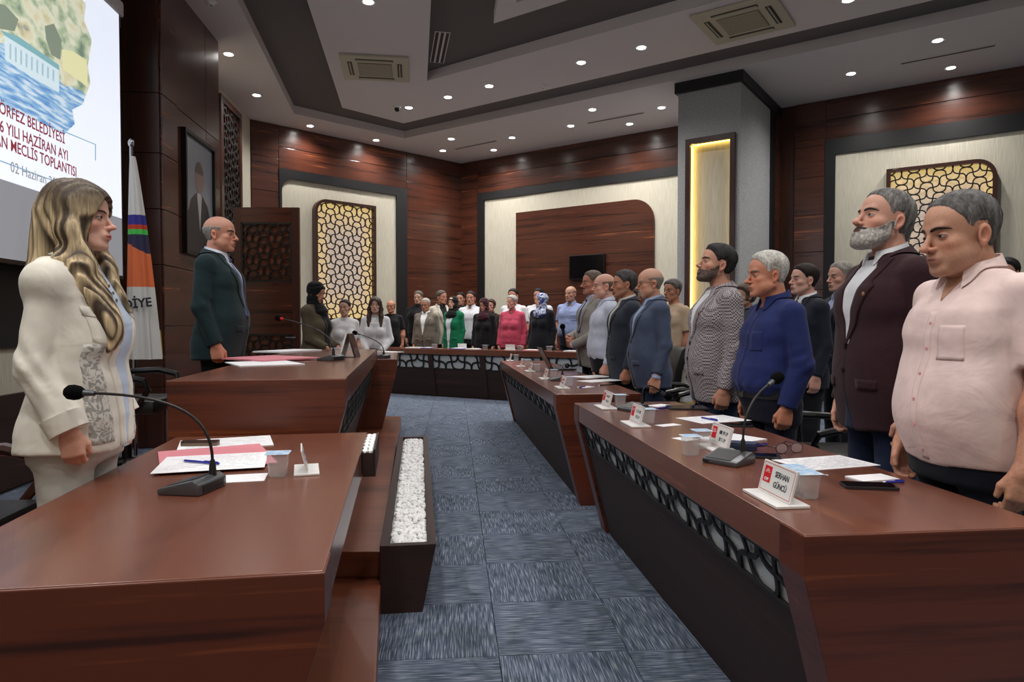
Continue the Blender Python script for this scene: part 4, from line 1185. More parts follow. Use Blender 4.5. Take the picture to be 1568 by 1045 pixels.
pp('printed_shirt', [(-.02, .22), (.16, .52), (.0, .56), (-.16, .52)], plain('print_shirt', srgb(190, 192, 196), .3), 2)
pp('printed_face', [(math.cos(a) * .26, .66 + math.sin(a) * .125) for a in [2 * math.pi * k / 20 for k in range(20)]], plain('print_face', srgb(150, 128, 120), .3), 3)
pp('printed_hair', [(math.cos(a) * .27, .70 + math.sin(a) * .1) for a in [math.pi * k / 12 for k in range(13)]], plain('print_hair', srgb(96, 92, 90), .3), 4)

# open door with lattice, standing before the left wall
Yd = 10.4
da, db_ = atY(358, 319, Yd), atY(458, 318, Yd)
hd_ = db_.z; wdoor = db_.x - da.x
t = struct('door_1', B().box(0, .11, -.03, .03, 0, hd_), 'wood_v', frame((da.x, Yd, 0), R(1)))
b = B(); b.box(wdoor - .11, wdoor, -.03, .03, 0, hd_); ob('stile', b, 'wood_v', t)
lz1, lz0 = atY(400, 341, Yd).z, atY(400, 432, Yd).z
lz2 = atY(400, 512, Yd).z
for a0, a1 in ((lz1, hd_), (lz2, lz0), (0, .25)):
    b = B(); b.box(.11, wdoor - .11, -.028, .028, a0, a1); ob('rail', b, 'wood', t)
for a0, a1 in ((lz0, lz1), (.25, lz2)):
    b = B(); b.box(.11, wdoor - .11, .005, .02, a0, a1); ob('panel', b, 'step', t)
    bb = (.11, wdoor - .11, a0, a1)
    lb = scallops(in_round(*bb, 0, 0), *bb, .085, .022, -.028, -.012); lb.box(bb[0], bb[1], -.03, -.01, a1 - .03, a1); lb.box(bb[0], bb[1], -.03, -.01, a0, a0 + .03)
    lb.box(bb[0], bb[0] + .03, -.03, -.01, a0, a1); lb.box(bb[1] - .03, bb[1], -.03, -.01, a0, a1)
    ob('lattice', lb, 'lattice', t)
b = B(); b.tube([(wdoor - .05, -.03, 1.05), (wdoor - .05, -.08, 1.05), (wdoor - .2, -.085, 1.05)], .011, 8); ob('door_handle', b, 'chrome', t, smooth=True)
# ================================================================== people: implicit surfaces, meshed with surface nets
f32 = np.float32
def A3_(*v): return np.array(v, f32)
def ell(p, c, r):
    c = A3_(*c); r = A3_(*r); q = (p - c)
    k0 = np.sqrt(((q / r) ** 2).sum(-1)) + 1e-6; k1 = np.sqrt(((q / (r * r)) ** 2).sum(-1)) + 1e-6
    return k0 * (k0 - 1) / k1
def cap(p, a, b, ra, rb):
    a = A3_(*a); b = A3_(*b); d = b - a; q = p - a
    t = np.clip((q @ d) / (d @ d + 1e-9), 0, 1)
    return np.sqrt(((q - t[..., None] * d) ** 2).sum(-1)) - (ra + (rb - ra) * t)
def smin(a, b, k):
    h = np.clip(.5 + .5 * (b - a) / k, 0, 1); return b + (a - b) * h - k * h * (1 - h)
def smax(a, b, k): return -smin(-a, -b, k)
def gau(v, c, s): return np.exp(-((v - c) / s) ** 2)
def rot3(yaw, pitch, roll=0.0):
    """columns: head axes in body space; pitch > 0 looks up, yaw > 0 turns to the person's left (-x)"""
    return np.array(Matrix.Rotation(yaw, 3, 'Z') @ Matrix.Rotation(pitch, 3, 'X') @ Matrix.Rotation(roll, 3, 'Y'), f32)
_rn = np.random.RandomState(5)
_K = _rn.normal(size=(10, 3)).astype(f32); _PH = _rn.uniform(0, 6.28, 10).astype(f32); _K2 = _rn.normal(size=(10, 3)).astype(f32)
def wob(p, sc, seed=0, n=5):
    """cheap smooth noise, about -1..1"""
    q = p * A3_(*sc) if isinstance(sc, tuple) else p * sc
    o = 0
    for i in range(n):
        j = (i + seed) % 10
        o = o + np.sin(q @ _K[j] + _PH[j] + seed * 1.7 + 1.6 * np.sin(q @ _K2[j] * .7 + seed))
    return o / n * 1.4
def sdf_mesh(fn, lo, hi, h):
    """surface nets over the box; only blocks near the surface are evaluated"""
    lo = np.array(lo, f32); hi = np.array(hi, f32); Bk = 8
    nb = np.ceil((hi - lo) / (h * Bk)).astype(int) + 1
    g = np.stack(np.meshgrid(*[np.arange(n) for n in nb], indexing='ij'), -1).reshape(-1, 3)
    cen = lo + (g + .5) * (Bk * h) - .5 * h
    dc = fn(cen.astype(f32))
    act = np.abs(dc) < Bk * h * .9 * 1.5 + .012
    vol = np.empty(tuple(nb * Bk), f32)
    v6 = vol.reshape(nb[0], Bk, nb[1], Bk, nb[2], Bk)
    v6[...] = np.where(dc < 0, -1, 1).reshape(nb)[:, None, :, None, :, None]
    ga = g[act]
    off = np.stack(np.meshgrid(*[np.arange(Bk)] * 3, indexing='ij'), -1).reshape(-1, 3)
    for s in range(0, len(ga), 400):
        gg = ga[s:s + 400]
        P = lo + (gg[:, None, :] * Bk + off[None]) * h
        d = fn(P.reshape(-1, 3).astype(f32)).reshape(len(gg), Bk, Bk, Bk)
        for k in range(len(gg)):
            v6[gg[k, 0], :, gg[k, 1], :, gg[k, 2], :] = d[k]
    # close the box
    vol[0] = vol[-1] = 1; vol[:, 0] = vol[:, -1] = 1; vol[:, :, 0] = vol[:, :, -1] = 1
    s = vol < 0
    n = s[:-1, :-1, :-1].astype(np.uint8)
    cs = [(i, j, k) for i in (0, 1) for j in (0, 1) for k in (0, 1)]
    X, Y, Z = vol.shape
    cnt = sum(s[i:X - 1 + i, j:Y - 1 + j, k:Z - 1 + k].astype(np.uint8) for i, j, k in cs)
    idx = np.argwhere((cnt > 0) & (cnt < 8))
    if not len(idx): return np.zeros((0, 3), f32), np.zeros((0, 4), int)
    cid = np.full((X, Y, Z), -1, np.int32); cid[idx[:, 0], idx[:, 1], idx[:, 2]] = np.arange(len(idx))
    acc = np.zeros((len(idx), 3), f32); num = np.zeros(len(idx), f32)
    cv = {c: vol[idx[:, 0] + c[0], idx[:, 1] + c[1], idx[:, 2] + c[2]] for c in cs}
    for a in cs:
        for ax in range(3):
            if a[ax]: continue
            b_ = list(a); b_[ax] = 1; b_ = tuple(b_)
            va, vb = cv[a], cv[b_]; m = (va < 0) != (vb < 0)
            t = np.where(m, va / np.where(m, va - vb, 1), 0)
            pt = np.tile(np.array(a, f32), (len(idx), 1)); pt[:, ax] += t
            acc += pt * m[:, None]; num += m
    V = lo + (idx + acc / num[:, None]) * h
    Fq = []
    for ax in range(3):
        sl0 = [slice(1, None)] * 3; sl1 = [slice(1, None)] * 3
        sl0[ax] = slice(0, -1)
        a = s[tuple(sl0)]; b_ = s[tuple(sl1)]
        e = np.argwhere(a != b_)
        base = e.copy()
        for k in range(3):
            if k != ax: base[:, k] += 1
        sg = s[base[:, 0], base[:, 1], base[:, 2]]
        u, w_ = [(1, 2), (2, 0), (0, 1)][ax]
        def cell(du, dw):
            q = base.copy(); q[:, u] -= du; q[:, w_] -= dw; return cid[q[:, 0], q[:, 1], q[:, 2]]
        q = np.stack([cell(0, 0), cell(1, 0), cell(1, 1), cell(0, 1)], 1)
        q[~sg] = q[~sg][:, ::-1]
        Fq.append(q)
    Fq = np.concatenate(Fq); Fq = Fq[(Fq >= 0).all(1)]
    return V.astype(f32), Fq
def np_mesh(name, V, Fq, mat, col=None, smooth=True):
    me = bpy.data.meshes.new(name)
    me.vertices.add(len(V)); me.vertices.foreach_set('co', np.ascontiguousarray(V, f32).ravel())
    n = len(Fq); me.loops.add(n * 4); me.loops.foreach_set('vertex_index', np.ascontiguousarray(Fq, np.int32).ravel())
    me.polygons.add(n); me.polygons.foreach_set('loop_start', np.arange(0, n * 4, 4, dtype=np.int32))
    try: me.polygons.foreach_set('loop_total', np.full(n, 4, np.int32))
    except Exception: pass
    me.update(calc_edges=True)
    if col is not None:
        at = me.attributes.new('Col', 'FLOAT_COLOR', 'POINT'); at.data.foreach_set('color', np.ascontiguousarray(col, f32).ravel())
    me.materials.append(mat)
    if smooth: me.shade_smooth()
    return me
def trace(fn, x, z, y0=.35, y1=-.3, n=26):
    """first hit of the surface coming from the front (+y) at each (x, z)"""
    p = np.stack([x, np.full_like(x, y0), z], -1).astype(f32)
    for _ in range(n):
        d = fn(p); p[..., 1] -= np.clip(d, -.01, .05) * .85
    p[..., 1] = np.maximum(p[..., 1], y1)
    return p
def patch(fn, outline_rows, off=.003, th=.004, nu=8, dense=True, y0=.35):
    """rows: list of (z, x_left, x_right); returns a thin closed shell lying on the surface"""
    rows = []
    for (za, a0, a1), (zb, b0, b1) in zip(outline_rows, outline_rows[1:]):
        k = max(1, int(abs(zb - za) / .012)) if dense else 1
        for i in range(k): t = i / k; rows.append((za + (zb - za) * t, a0 + (b0 - a0) * t, a1 + (b1 - a1) * t))
    rows.append(outline_rows[-1])
    n = len(rows)
    X = np.array([[r[1] + (r[2] - r[1]) * i / nu for i in range(nu + 1)] for r in rows], f32)
    Zz = np.array([[r[0]] * (nu + 1) for r in rows], f32)
    P = trace(fn, X.ravel(), Zz.ravel(), y0).reshape(n, nu + 1, 3)
    O = P.copy(); O[..., 1] += off + th; I = P.copy(); I[..., 1] += off - .004
    V = np.concatenate([O.reshape(-1, 3), I.reshape(-1, 3)]); N_ = n * (nu + 1)
    F_ = []
    g = lambda i, j: i * (nu + 1) + j
    for i in range(n - 1):
        for j in range(nu):
            F_.append((g(i, j), g(i, j + 1), g(i + 1, j + 1), g(i + 1, j))); F_.append(tuple(N_ + k for k in (g(i + 1, j), g(i + 1, j + 1), g(i, j + 1), g(i, j))))
    for i in range(n - 1):
        F_.append((g(i, 0), g(i + 1, 0), N_ + g(i + 1, 0), N_ + g(i, 0))); F_.append((g(i + 1, nu), g(i, nu), N_ + g(i, nu), N_ + g(i + 1, nu)))
    for j in range(nu):
        F_.append((g(0, j + 1), g(0, j), N_ + g(0, j), N_ + g(0, j + 1))); F_.append((g(n - 1, j), g(n - 1, j + 1), N_ + g(n - 1, j + 1), N_ + g(n - 1, j)))
    return V, np.array(F_)
def join(parts):
    V = []; Fq = []; k = 0
    for v, f in parts: V.append(v); Fq.append(np.asarray(f) + k); k += len(v)
    return np.concatenate(V), np.concatenate(Fq)

# ---- head. Origin between the eyes' level at skull centre; faces +y; 1.75 m tall person
def head_fn(hp):
    W_ = hp.get('w', 1.0); J = hp.get('jaw', 1.0); NS = hp.get('nose', 1.0); fem = hp.get('fem', 0); fat = hp.get('fat', 0)
    sm = hp.get('smooth', 1)
    def fn(q):
        p = q / A3_(W_, 1, 1)
        p = p.copy(); ax = np.abs(p[..., 0]); ps = np.stack([ax, p[..., 1], p[..., 2]], -1)
        d = ell(p, (0, -.014, .034), (.076, .094, .084))
        d = smin(d, ell(p, (0, .012, .04), (.066, .078, .062)), .02)                  # forehead
        d = smin(d, ell(p, (0, .026, -.03), (.058, .062, .07)), .03)                  # mid face
        d = smin(d, ell(p, (0, .03, -.072), (.044 * J + .008 * fat, .05, .038)), .025)
        d = smin(d, cap(ps, (.052 * J, -.004, -.058), (.022, .066, -.098), .013 + .007 * fat, .013), .03)   # jaw line
        d = smin(d, ell(p, (0, .074, -.1), (.02 * J, .016, .0145)), .014)              # chin
        d = smin(d, ell(ps, (.043, .05, -.026), (.02, .024, .018)), .018)             # cheekbone
        if fat: d = smin(d, ell(ps, (.042, .038, -.062), (.022 + .008 * fat, .03, .03)), .02)
        bz = .019
        d = smin(d, cap(ps, (.006, .083, bz - .002), (.034, .076, bz + .004), .009 - .004 * fem, .0085 - .004 * fem), .016)   # brow
        d = smax(d, -ell(ps, (.032, .099, -.003), (.019, .022, .0135)), .012)         # socket
        d = smin(d, ell(ps, (.0315, .0715, -.002), (.0145, .0128, .0122)), .0035)      # lids over the ball
        nx = .8 if fem else 1
        d = smin(d, cap(p, (0, .086, .006), (0, .108 * (.97 if fem else 1), -.029), .0068 * nx, .0088 * NS * nx), .009)
        d = smin(d, ell(p, (0, .1085 + .003 * (NS - 1) * 4, -.0335), (.0112 * NS * nx, .0125 * NS, .0095 * NS)), .006)
        d = smin(d, ell(ps, (.0125 * NS * nx, .095, -.0365), (.0072 * NS, .0105, .0072)), .005)
        d = smax(d, -ell(ps, (.0062, .1005, -.0435), (.0032, .0052, .0035)), .003)
        d = smin(d, ell(p, (0, .083, -.063), (.026, .0155, .019)), .012)              # muzzle
        lf = 1.25 if fem else 1
        d = smin(d, cap(ps, (0, .0975, -.0605), (.019, .088, -.064), .0042 * lf, .0022), .004)   # upper lip
        d = smin(d, cap(ps, (0, .0965, -.0705), (.016, .089, -.069), .0052 * lf, .0028), .004)   # lower lip
        d = smax(d, -cap(ps, (0, .104, -.0655), (.021, .094, -.0662), .0016, .0012), .003)
        d = smax(d, -ell(p, (0, .101, -.085), (.018, .008, .006)), .008)              # hollow over the chin
        # ears
        e = ps - A3_(.0765, -.012, -.012)
        c, s_ = math.cos(.22), math.sin(.22)
        e2 = np.stack([e[..., 0] - .13 * np.maximum(-e[..., 1], 0), e[..., 1] * c + e[..., 2] * s_, -e[..., 1] * s_ + e[..., 2] * c], -1)
        de = ell(e2, (0, 0, 0), (.0075, .0175, .0295))
        de = smax(de, -ell(e2, (.0085, .003, -.001), (.0095, .0115, .0195)), .002)
        de = smin(de, ell(e2, (.0, .001, -.026), (.006, .009, .01)), .004)
        d = smin(d, de, .004)
        return d * .93
    return fn
def neck_d(p, r, hc):
    """neck from the trunk up into the skull (body space)"""
    d = cap(p, (0, -.035, 1.40), (hc[0] * .6, hc[1] * .6 - .022, 1.56), r * 1.12, r)
    return smin(d, cap(p, (0, -.03, 1.44), (hc[0] * .8, hc[1] - .012, 1.53), r * .9, r * .8), .02)
# ================================================================== people
def attr_mat(name, rough=.55, spec=.35, sss=0.0, nscale=80, amt=.12, bump=.1, aniso=None):
    m, N, L, b = newmat(name)
    a = N.new('ShaderNodeAttribute'); a.attribute_name = 'Col'
    t = N.new('ShaderNodeTexCoord'); n = N.new('ShaderNodeTexNoise'); n.inputs['Scale'].default_value = nscale; n.inputs['Detail'].default_value = 3
    if aniso:
        mp = N.new('ShaderNodeMapping'); mp.inputs['Scale'].default_value = aniso; L.new(t.outputs['Object'], mp.inputs['Vector']); L.new(mp.outputs[0], n.inputs['Vector'])
    else: L.new(t.outputs['Object'], n.inputs['Vector'])
    mr = N.new('ShaderNodeMapRange'); mr.inputs['From Min'].default_value = .25; mr.inputs['From Max'].default_value = .75
    mr.inputs['To Min'].default_value = 1 - amt; mr.inputs['To Max'].default_value = 1 + amt; L.new(n.outputs[0], mr.inputs[0])
    vm = N.new('ShaderNodeVectorMath'); vm.operation = 'SCALE'; L.new(a.outputs['Color'], vm.inputs[0]); L.new(mr.outputs[0], vm.inputs['Scale'])
    L.new(vm.outputs[0], b.inputs['Base Color'])
    b.inputs['Roughness'].default_value = rough; b.inputs['Specular IOR Level'].default_value = spec
    if sss:
        b.inputs['Subsurface Weight'].default_value = sss; b.inputs['Subsurface Radius'].default_value = (.012, .004, .002); b.inputs['Subsurface Scale'].default_value = .6
    if bump:
        bp = N.new('ShaderNodeBump'); bp.inputs['Strength'].default_value = bump; bp.inputs['Distance'].default_value = .003
        L.new(n.outputs[0], bp.inputs['Height']); L.new(bp.outputs[0], b.inputs['Normal'])
    return m
M['skin'] = attr_mat('skin', .5, .4, .12, 160, .07, .12)
M['hair'] = attr_mat('hair', .6, .2, 0, 1, .5, .25, (190, 190, 60))
M['hair_long'] = attr_mat('long_hair', .45, .3, 0, 1, .5, .4, (150, 150, 6))
_cm = {}
def cloth(col, pat=None, rough=.85, bump=.12):
    key = (tuple(col), pat)
    if key in _cm: return _cm[key]
    m, N, L, b = newmat('cloth_%d' % len(_cm))
    t = N.new('ShaderNodeTexCoord'); c = srgb(*col)
    n = N.new('ShaderNodeTexNoise'); n.inputs['Scale'].default_value = 14; n.inputs['Detail'].default_value = 4; L.new(t.outputs['Object'], n.inputs['Vector'])
    k = .9; r = ramp(N, [(.3, (c[0] * k, c[1] * k, c[2] * k, 1)), (.7, (c[0] * 1.08, c[1] * 1.08, c[2] * 1.08, 1))]); L.new(n.outputs[0], r.inputs[0])
    out = r.outputs[0]
    if pat == 'check':
        ck = N.new('ShaderNodeTexChecker'); ck.inputs['Scale'].default_value = 105; L.new(t.outputs['Object'], ck.inputs['Vector'])
        ck.inputs['Color1'].default_value = srgb(*[min(255, v + 38) for v in col]); ck.inputs['Color2'].default_value = srgb(*[max(0, v - 52) for v in col]); out = ck.outputs['Color']
    if pat == 'weave':
        n2 = N.new('ShaderNodeTexNoise'); n2.inputs['Scale'].default_value = 330; L.new(t.outputs['Object'], n2.inputs['Vector'])
        mx = N.new('ShaderNodeMix'); mx.data_type = 'RGBA'; mx.blend_type = 'MULTIPLY'; mx.inputs[0].default_value = .5; L.new(out, mx.inputs[6])
        r2 = ramp(N, [(.35, (.55, .55, .55, 1)), (.6, (1.15, 1.15, 1.15, 1))]); L.new(n2.outputs[0], r2.inputs[0]); L.new(r2.outputs[0], mx.inputs[7]); out = mx.outputs[2]
    if pat == 'lace':
        v = N.new('ShaderNodeTexVoronoi'); v.inputs['Scale'].default_value = 70; v.feature = 'DISTANCE_TO_EDGE'; L.new(t.outputs['Object'], v.inputs['Vector'])
        n3 = N.new('ShaderNodeTexNoise'); n3.inputs['Scale'].default_value = 38; n3.inputs['Detail'].default_value = 3; n3.inputs['Distortion'].default_value = 2; L.new(t.outputs['Object'], n3.inputs['Vector'])
        r2 = ramp(N, [(.44, srgb(*[int(v_ * .72) for v_ in col])), (.54, c)]); L.new(n3.outputs[0], r2.inputs[0]); out = r2.outputs[0]
    if pat == 'scarf':
        n3 = N.new('ShaderNodeTexNoise'); n3.inputs['Scale'].default_value = 9; n3.inputs['Distortion'].default_value = 1.5; L.new(t.outputs['Object'], n3.inputs['Vector'])
        r2 = ramp(N, [(.42, c), (.5, srgb(190, 200, 216)), (.56, srgb(196, 204, 220)), (.62, c)]); L.new(n3.outputs[0], r2.inputs[0]); out = r2.outputs[0]
    L.new(out, b.inputs['Base Color'])
    b.inputs['Roughness'].default_value = rough; b.inputs['Specular IOR Level'].default_value = .25
    b.inputs['Sheen Weight'].default_value = .08
    # creases: long soft folds as relief
    mp = N.new('ShaderNodeMapping'); mp.inputs['Scale'].default_value = (5, 5, 7); mp.inputs['Rotation'].default_value = (.5, .5, 0); L.new(t.outputs['Object'], mp.inputs['Vector'])
    nf = N.new('ShaderNodeTexNoise'); nf.inputs['Scale'].default_value = 1.2; nf.inputs['Detail'].default_value = 3; nf.inputs['Distortion'].default_value = .8; L.new(mp.outputs[0], nf.inputs['Vector'])
    bp = N.new('ShaderNodeBump'); bp.inputs['Strength'].default_value = .35; bp.inputs['Distance'].default_value = .02; L.new(nf.outputs[0], bp.inputs['Height'])
    L.new(bp.outputs[0], b.inputs['Normal'])
    _cm[key] = m; return m

PM = np.array([  # z, half width, half depth, centre y     (man)
 (.60, .165, .115, -.01), (.80, .172, .118, -.012), (.90, .176, .124, -.016), (1.02, .162, .112, -.004), (1.15, .166, .112, .0), (1.28, .182, .122, .0),
 (1.36, .183, .116, -.012), (1.42, .160, .092, -.024), (1.46, .105, .072, -.032), (1.50, .064, .062, -.034)], f32)
PF = np.array([
 (.60, .165, .115, -.01), (.80, .180, .122, -.012), (.90, .178, .122, -.016), (1.04, .138, .098, .0), (1.15, .146, .100, .0), (1.28, .160, .105, .0),
 (1.36, .158, .100, -.012), (1.42, .136, .080, -.024), (1.46, .09, .064, -.03), (1.50, .054, .054, -.034)], f32)
def trunk(p, fem, infl, belly, bust=1.0, box=0.0, flare=0.0, wide=1.0):
    T = PF if fem else PM
    z = p[..., 2]
    a, b, c = (np.interp(z, T[:, 0], T[:, k]).astype(f32) for k in (1, 2, 3))
    if box:
        lowm = np.clip((1.30 - z) / .12, 0, 1); a = a + lowm * np.maximum(0, (T[5, 1] * .98 - a)) * box
    bl = belly * gau(z, 1.04, .17)
    a = a * wide + bl * .35 + infl + flare * np.clip((1.1 - z) / .35, 0, 1.2)
    b = b + bl * .5 + infl + flare * .8 * np.clip((1.1 - z) / .35, 0, 1.2); c = c + bl * .5
    x, y = p[..., 0] / a, (p[..., 1] - c) / b
    q = (np.abs(x) ** 2.35 + np.abs(y) ** 2.35) ** (1 / 2.35) + 1e-4
    r = np.sqrt(p[..., 0] ** 2 + (p[..., 1] - c) ** 2) + 1e-4
    d = (r - r / q) * .85
    ax = np.abs(p[..., 0]); ps = np.stack([ax, p[..., 1], z], -1)
    sx = (.152 if fem else .172) * wide
    d = smin(d, cap(ps, (.05, -.03, 1.452), (sx, -.022, 1.404), .034 + infl, .05 + infl), .045)
    if fem:
        d = smin(d, ell(ps, (.068, .075, 1.235), (.062 * bust + infl, .058 * bust + infl, .066 * bust + infl)), .04)
    else:
        d = smin(d, ell(ps, (.08, .062, 1.3), (.08 + infl, .055 + infl, .07 + infl)), .05)
    return smax(d, z - 1.492, .012)
def hand_fn(q, curl):
    d = None
    ys = (.029, .0098, -.0098, -.027); L_ = (.94, 1.04, .98, .78)
    for y, k in zip(ys, L_):
        c = cap(q, (0, y * .45, -.005), (.002, y, -.09 + abs(y) * .1), .0185, .0125)
        d = c if d is None else smin(d, c, .012)
    d = smin(d, ell(q, (0, .0, -.05), (.0165, .04, .05)), .012)
    for i, (y, k) in enumerate(zip(ys, L_)):
        p = np.array((.002, y, -.09 + abs(y) * .1)); an = 0
        cu = curl + i * .07
        for j, (ln, r0, r1, w_) in enumerate(((.043, .0105, .0096, .8), (.027, .0096, .0088, 1.3), (.02, .0088, .0076, .9))):
            an += cu * w_
            e = p + np.array((-math.sin(an), (-.05 * y / .03) * .1, -math.cos(an))) * ln * k
            c = cap(q, p, e, r0, r1); f = c if j == 0 else smin(f, c, .004); p = e
        d = smin(d, f, .003)
    t = cap(q, (-.004, .024, -.022), (-.014, .047, -.058), .0165, .0125)
    t = smin(t, cap(q, (-.014, .047, -.058), (-.022, .05, -.09), .0122, .0095), .006)
    return smin(d, t, .009) * .95
def hand_basis(dirv, thumb, side):
    z = -np.array(dirv, float); z /= np.linalg.norm(z)
    y = np.array(thumb, float); y -= z * (y @ z); y /= np.linalg.norm(y)
    x = np.cross(y, z)
    if side < 0: x = x        # mirrored below
    return np.stack([x, y, z], 1).astype(f32)
HAIRLINE = ([-.13, -.07, -.045, -.034, -.026, .004, .012, .024, .034, .048, .062, .08, .12], [-.085, -.08, -.06, -.03, .022, .026, .012, .012, .03, .047, .064, .078, .088])
def skull(q):
    d = ell(q, (0, -.014, .034), (.076, .094, .084))
    d = smin(d, ell(q, (0, .012, .04), (.066, .078, .062)), .02)
    return smin(d, ell(q, (0, .0, -.03), (.062, .07, .06)), .03)

def person(sp):
    g = sp.get
    fem = g('fem', 0); near = g('near', 0)        # near: 2 close, 1 middle, 0 far
    Ht = sp['H']; s = Ht / 1.75
    hh = (.0075, .0045, .003)[near]; hb = (.018, .012, .0085)[near]
    x, y = sp['xy']; z0 = g('z0', 0)
    root = thing('person', sp['label'], 'person', frame((x, y, z0), R(sp['face'] - 90)), g('group'))
    belly = g('belly', .02); wide = g('wide', 1.0); bust = g('bust', 1.0)
    col = np.array(srgb(*g('skin', (198, 150, 128)))[:3], f32)
    rn = np.random.RandomState(int(x * 100 + y * 10) % 1000)
    seed = int(rn.randint(0, 9))
    # --- joints
    sx = (.15 if fem else .172) * wide
    arms = g('arms', {})
    J = {}
    for sd in (1, -1):
        a = arms.get(sd, arms.get(0, {}))
        E = np.array(a.get('E', (.206 + belly * .35, -.04, 1.125)), float); Wp = np.array(a.get('W', (.216 + belly * .35, .035, .885)), float)
        k = .9 if fem else 1
        E = E * (wide * k, 1, 1); Wp = Wp * (wide * k, 1, 1)
        E[0] *= sd; Wp[0] *= sd
        hd = np.array(a.get('hd', (-.05, .12, -1)), float); hd[0] *= sd
        th = np.array(a.get('th', (-.25, 1, 0)), float); th[0] *= sd
        J[sd] = (np.array((sx * sd, -.022, 1.41)), E, Wp, hd, th, a.get('curl', .32))
    hc = np.array(g('hc', (0, .012 if not fem else .008, 1.632)), f32)
    Rh = rot3(R(g('yaw', 0)), R(g('pitch', 0)), R(g('roll', 0)))
    hsc = g('hs', 1.03 if not fem else .99)
    loc = lambda p: ((p - hc) @ Rh) / hsc
    hp = dict(g('head', {})); hp['fem'] = fem
    hf = head_fn(hp); nr = (.056 if not fem else .045) * g('neck', 1)
    hcl = [float(v) for v in hc]
    def head_body(p):
        d = hf(loc(p)) * hsc
        return smin(d, neck_d(p, nr, hcl), .02)
    def skin_top(p):
        d = head_body(p)
        tr = trunk(p, fem, -.012, belly * .8, bust, wide=wide)
        tr = np.maximum(tr, 1.30 - p[..., 2])
        return smin(d, tr, .03)
    V1, F1 = sdf_mesh(skin_top, hc - A3_(.19, .17, .36), hc + A3_(.19, .17, .17), hh)
    # colours of the face
    q = loc(V1); ax = np.abs(q[:, 0]); K = np.ones((len(V1), 3), f32) * col
    def mixc(m, c): m = np.clip(m, 0, 1)[:, None]; K[:] = K * (1 - m) + np.array(c, f32) * m
    front = np.clip((q[:, 1] - .03) / .03, 0, 1)
    redc = col * A3_(1.12, .72, .68)
    mixc(.45 * gau(ax, .045, .02) * gau(q[:, 2], -.03, .02) * front, redc)
    mixc(.45 * gau(ax, 0, .014) * gau(q[:, 2], -.034, .014) * front, redc)
    mixc(.5 * (ax > .076) * gau(q[:, 1], -.015, .03), redc)
    mixc(.6 * gau(q[:, 1], -.008, .0085) * gau(q[:, 2], -.012, .0135) * (ax > .0725), col * A3_(.55, .42, .4))  # shade of the ear hollow painted into the skin colour
    mixc(.35 * gau(ax, .032, .018) * gau(q[:, 2], -.004, .012) * front, col * .55)  # eye sockets darkened, their shade put into the skin colour
    lipm = gau(ax, 0, .0165) ** .5 * gau(q[:, 2], -.0655, .0072) * (q[:, 1] > .08)
    lip = np.array(srgb(*g('lips', (150, 92, 84)))[:3], f32)
    mixc(np.clip(lipm * 1.5 - .35, 0, 1), lip)
    mixc(.8 * gau(q[:, 2], -.0658, .0021) * (ax < .019) * (q[:, 1] > .085), lip * .35)
    hcol = np.array(srgb(*g('hair', (60, 52, 48)))[:3], f32)
    hc2 = np.array(srgb(*g('hair2', g('hair', (60, 52, 48))))[:3], f32)
    stub = g('stubble', 0)
    if stub:
        zb = np.interp(q[:, 1], [-.02, .02, .05, .08, .1], [-.0, -.028, -.045, -.052, -.052])
        m = np.clip((zb - q[:, 2]) / .012, 0, 1) * (q[:, 1] > -.0) * (q[:, 2] > -.13) * (1 - gau(ax, 0, .016) * gau(q[:, 2], -.0665, .006))
        m += gau(ax, .012, .02) * gau(q[:, 2], -.052, .006) * front
        mixc(m * stub, hcol * .6 + col * .25)
    rg = np.interp(q[:, 1], *HAIRLINE) + np.where(q[:, 1] > .03, ax * .0, 0)
    if g('shade', .5 if g('style', 'short') in ('short', 'slick', 'crop') else 0):       # scalp above the hairline tinted with the hair colour
        mixc(np.clip((q[:, 2] - rg - g('recede', 0) + .003) / .012, 0, 1) * g('shade', .55) * (ax < .073 + .1 * np.clip(q[:, 2] - .02, 0, 1)), hcol)
    brow = gau(q[:, 2], .0195 + .05 * np.maximum(0, .03 - ax) * 0 - 3.0 * (ax - .032) ** 2, .0042) * np.clip((ax - .010) / .006, 0, 1) * np.clip((.054 - ax) / .008, 0, 1) * (q[:, 1] > .05)
    bcol = np.array(srgb(*g('brow', g('hair', (60, 52, 48))))[:3], f32)
    mixc(brow * (.95 if not fem else .8), bcol)
    closed = g('eyes', .6) * 1.35
    if near < 2:
        mixc(gau(ax, .032, .011) * gau(q[:, 2], -.001, .0052) * front * .9, col * .12)
    # --- arms and hands
    parts = [(V1, F1)]; cols = [K]
    T = sp['top']; short = T.get('sleeve', 'long') == 'short'
    for sd in (1, -1):
        S_, E, Wp, hd, th, cu = J[sd]
        hb_ = hand_basis(hd, th, sd)
        r_el, r_wr = (.042, .0265) if not fem else (.033, .022)
        if not short: r_el = r_wr + .004
        def arm(p):
            ql = (p - A3_(*Wp)) @ hb_
            ql = ql.copy()
            if sd < 0: ql[..., 0] *= -1
            ql /= .98 if not fem else .87
            d = hand_fn(ql, cu)
            # forearm: flattened towards the wrist
            fa = cap(p, E, Wp + (Wp - E) * .04, r_el, r_wr)
            if short: fa = smin(fa, ell(p, E * .72 + Wp * .28, (.046 if not fem else .036,) * 3), .05)
            d = smin(d, fa, .014)
            if short: d = smin(d, cap(p, S_, E, .05 if not fem else .041, r_el), .03)
            return d
        P_ = np.array([E, Wp, Wp + np.array(hd) / np.linalg.norm(hd) * .2] + ([S_] if short else []))
        lo, hi = P_.min(0) - .075, P_.max(0) + .075
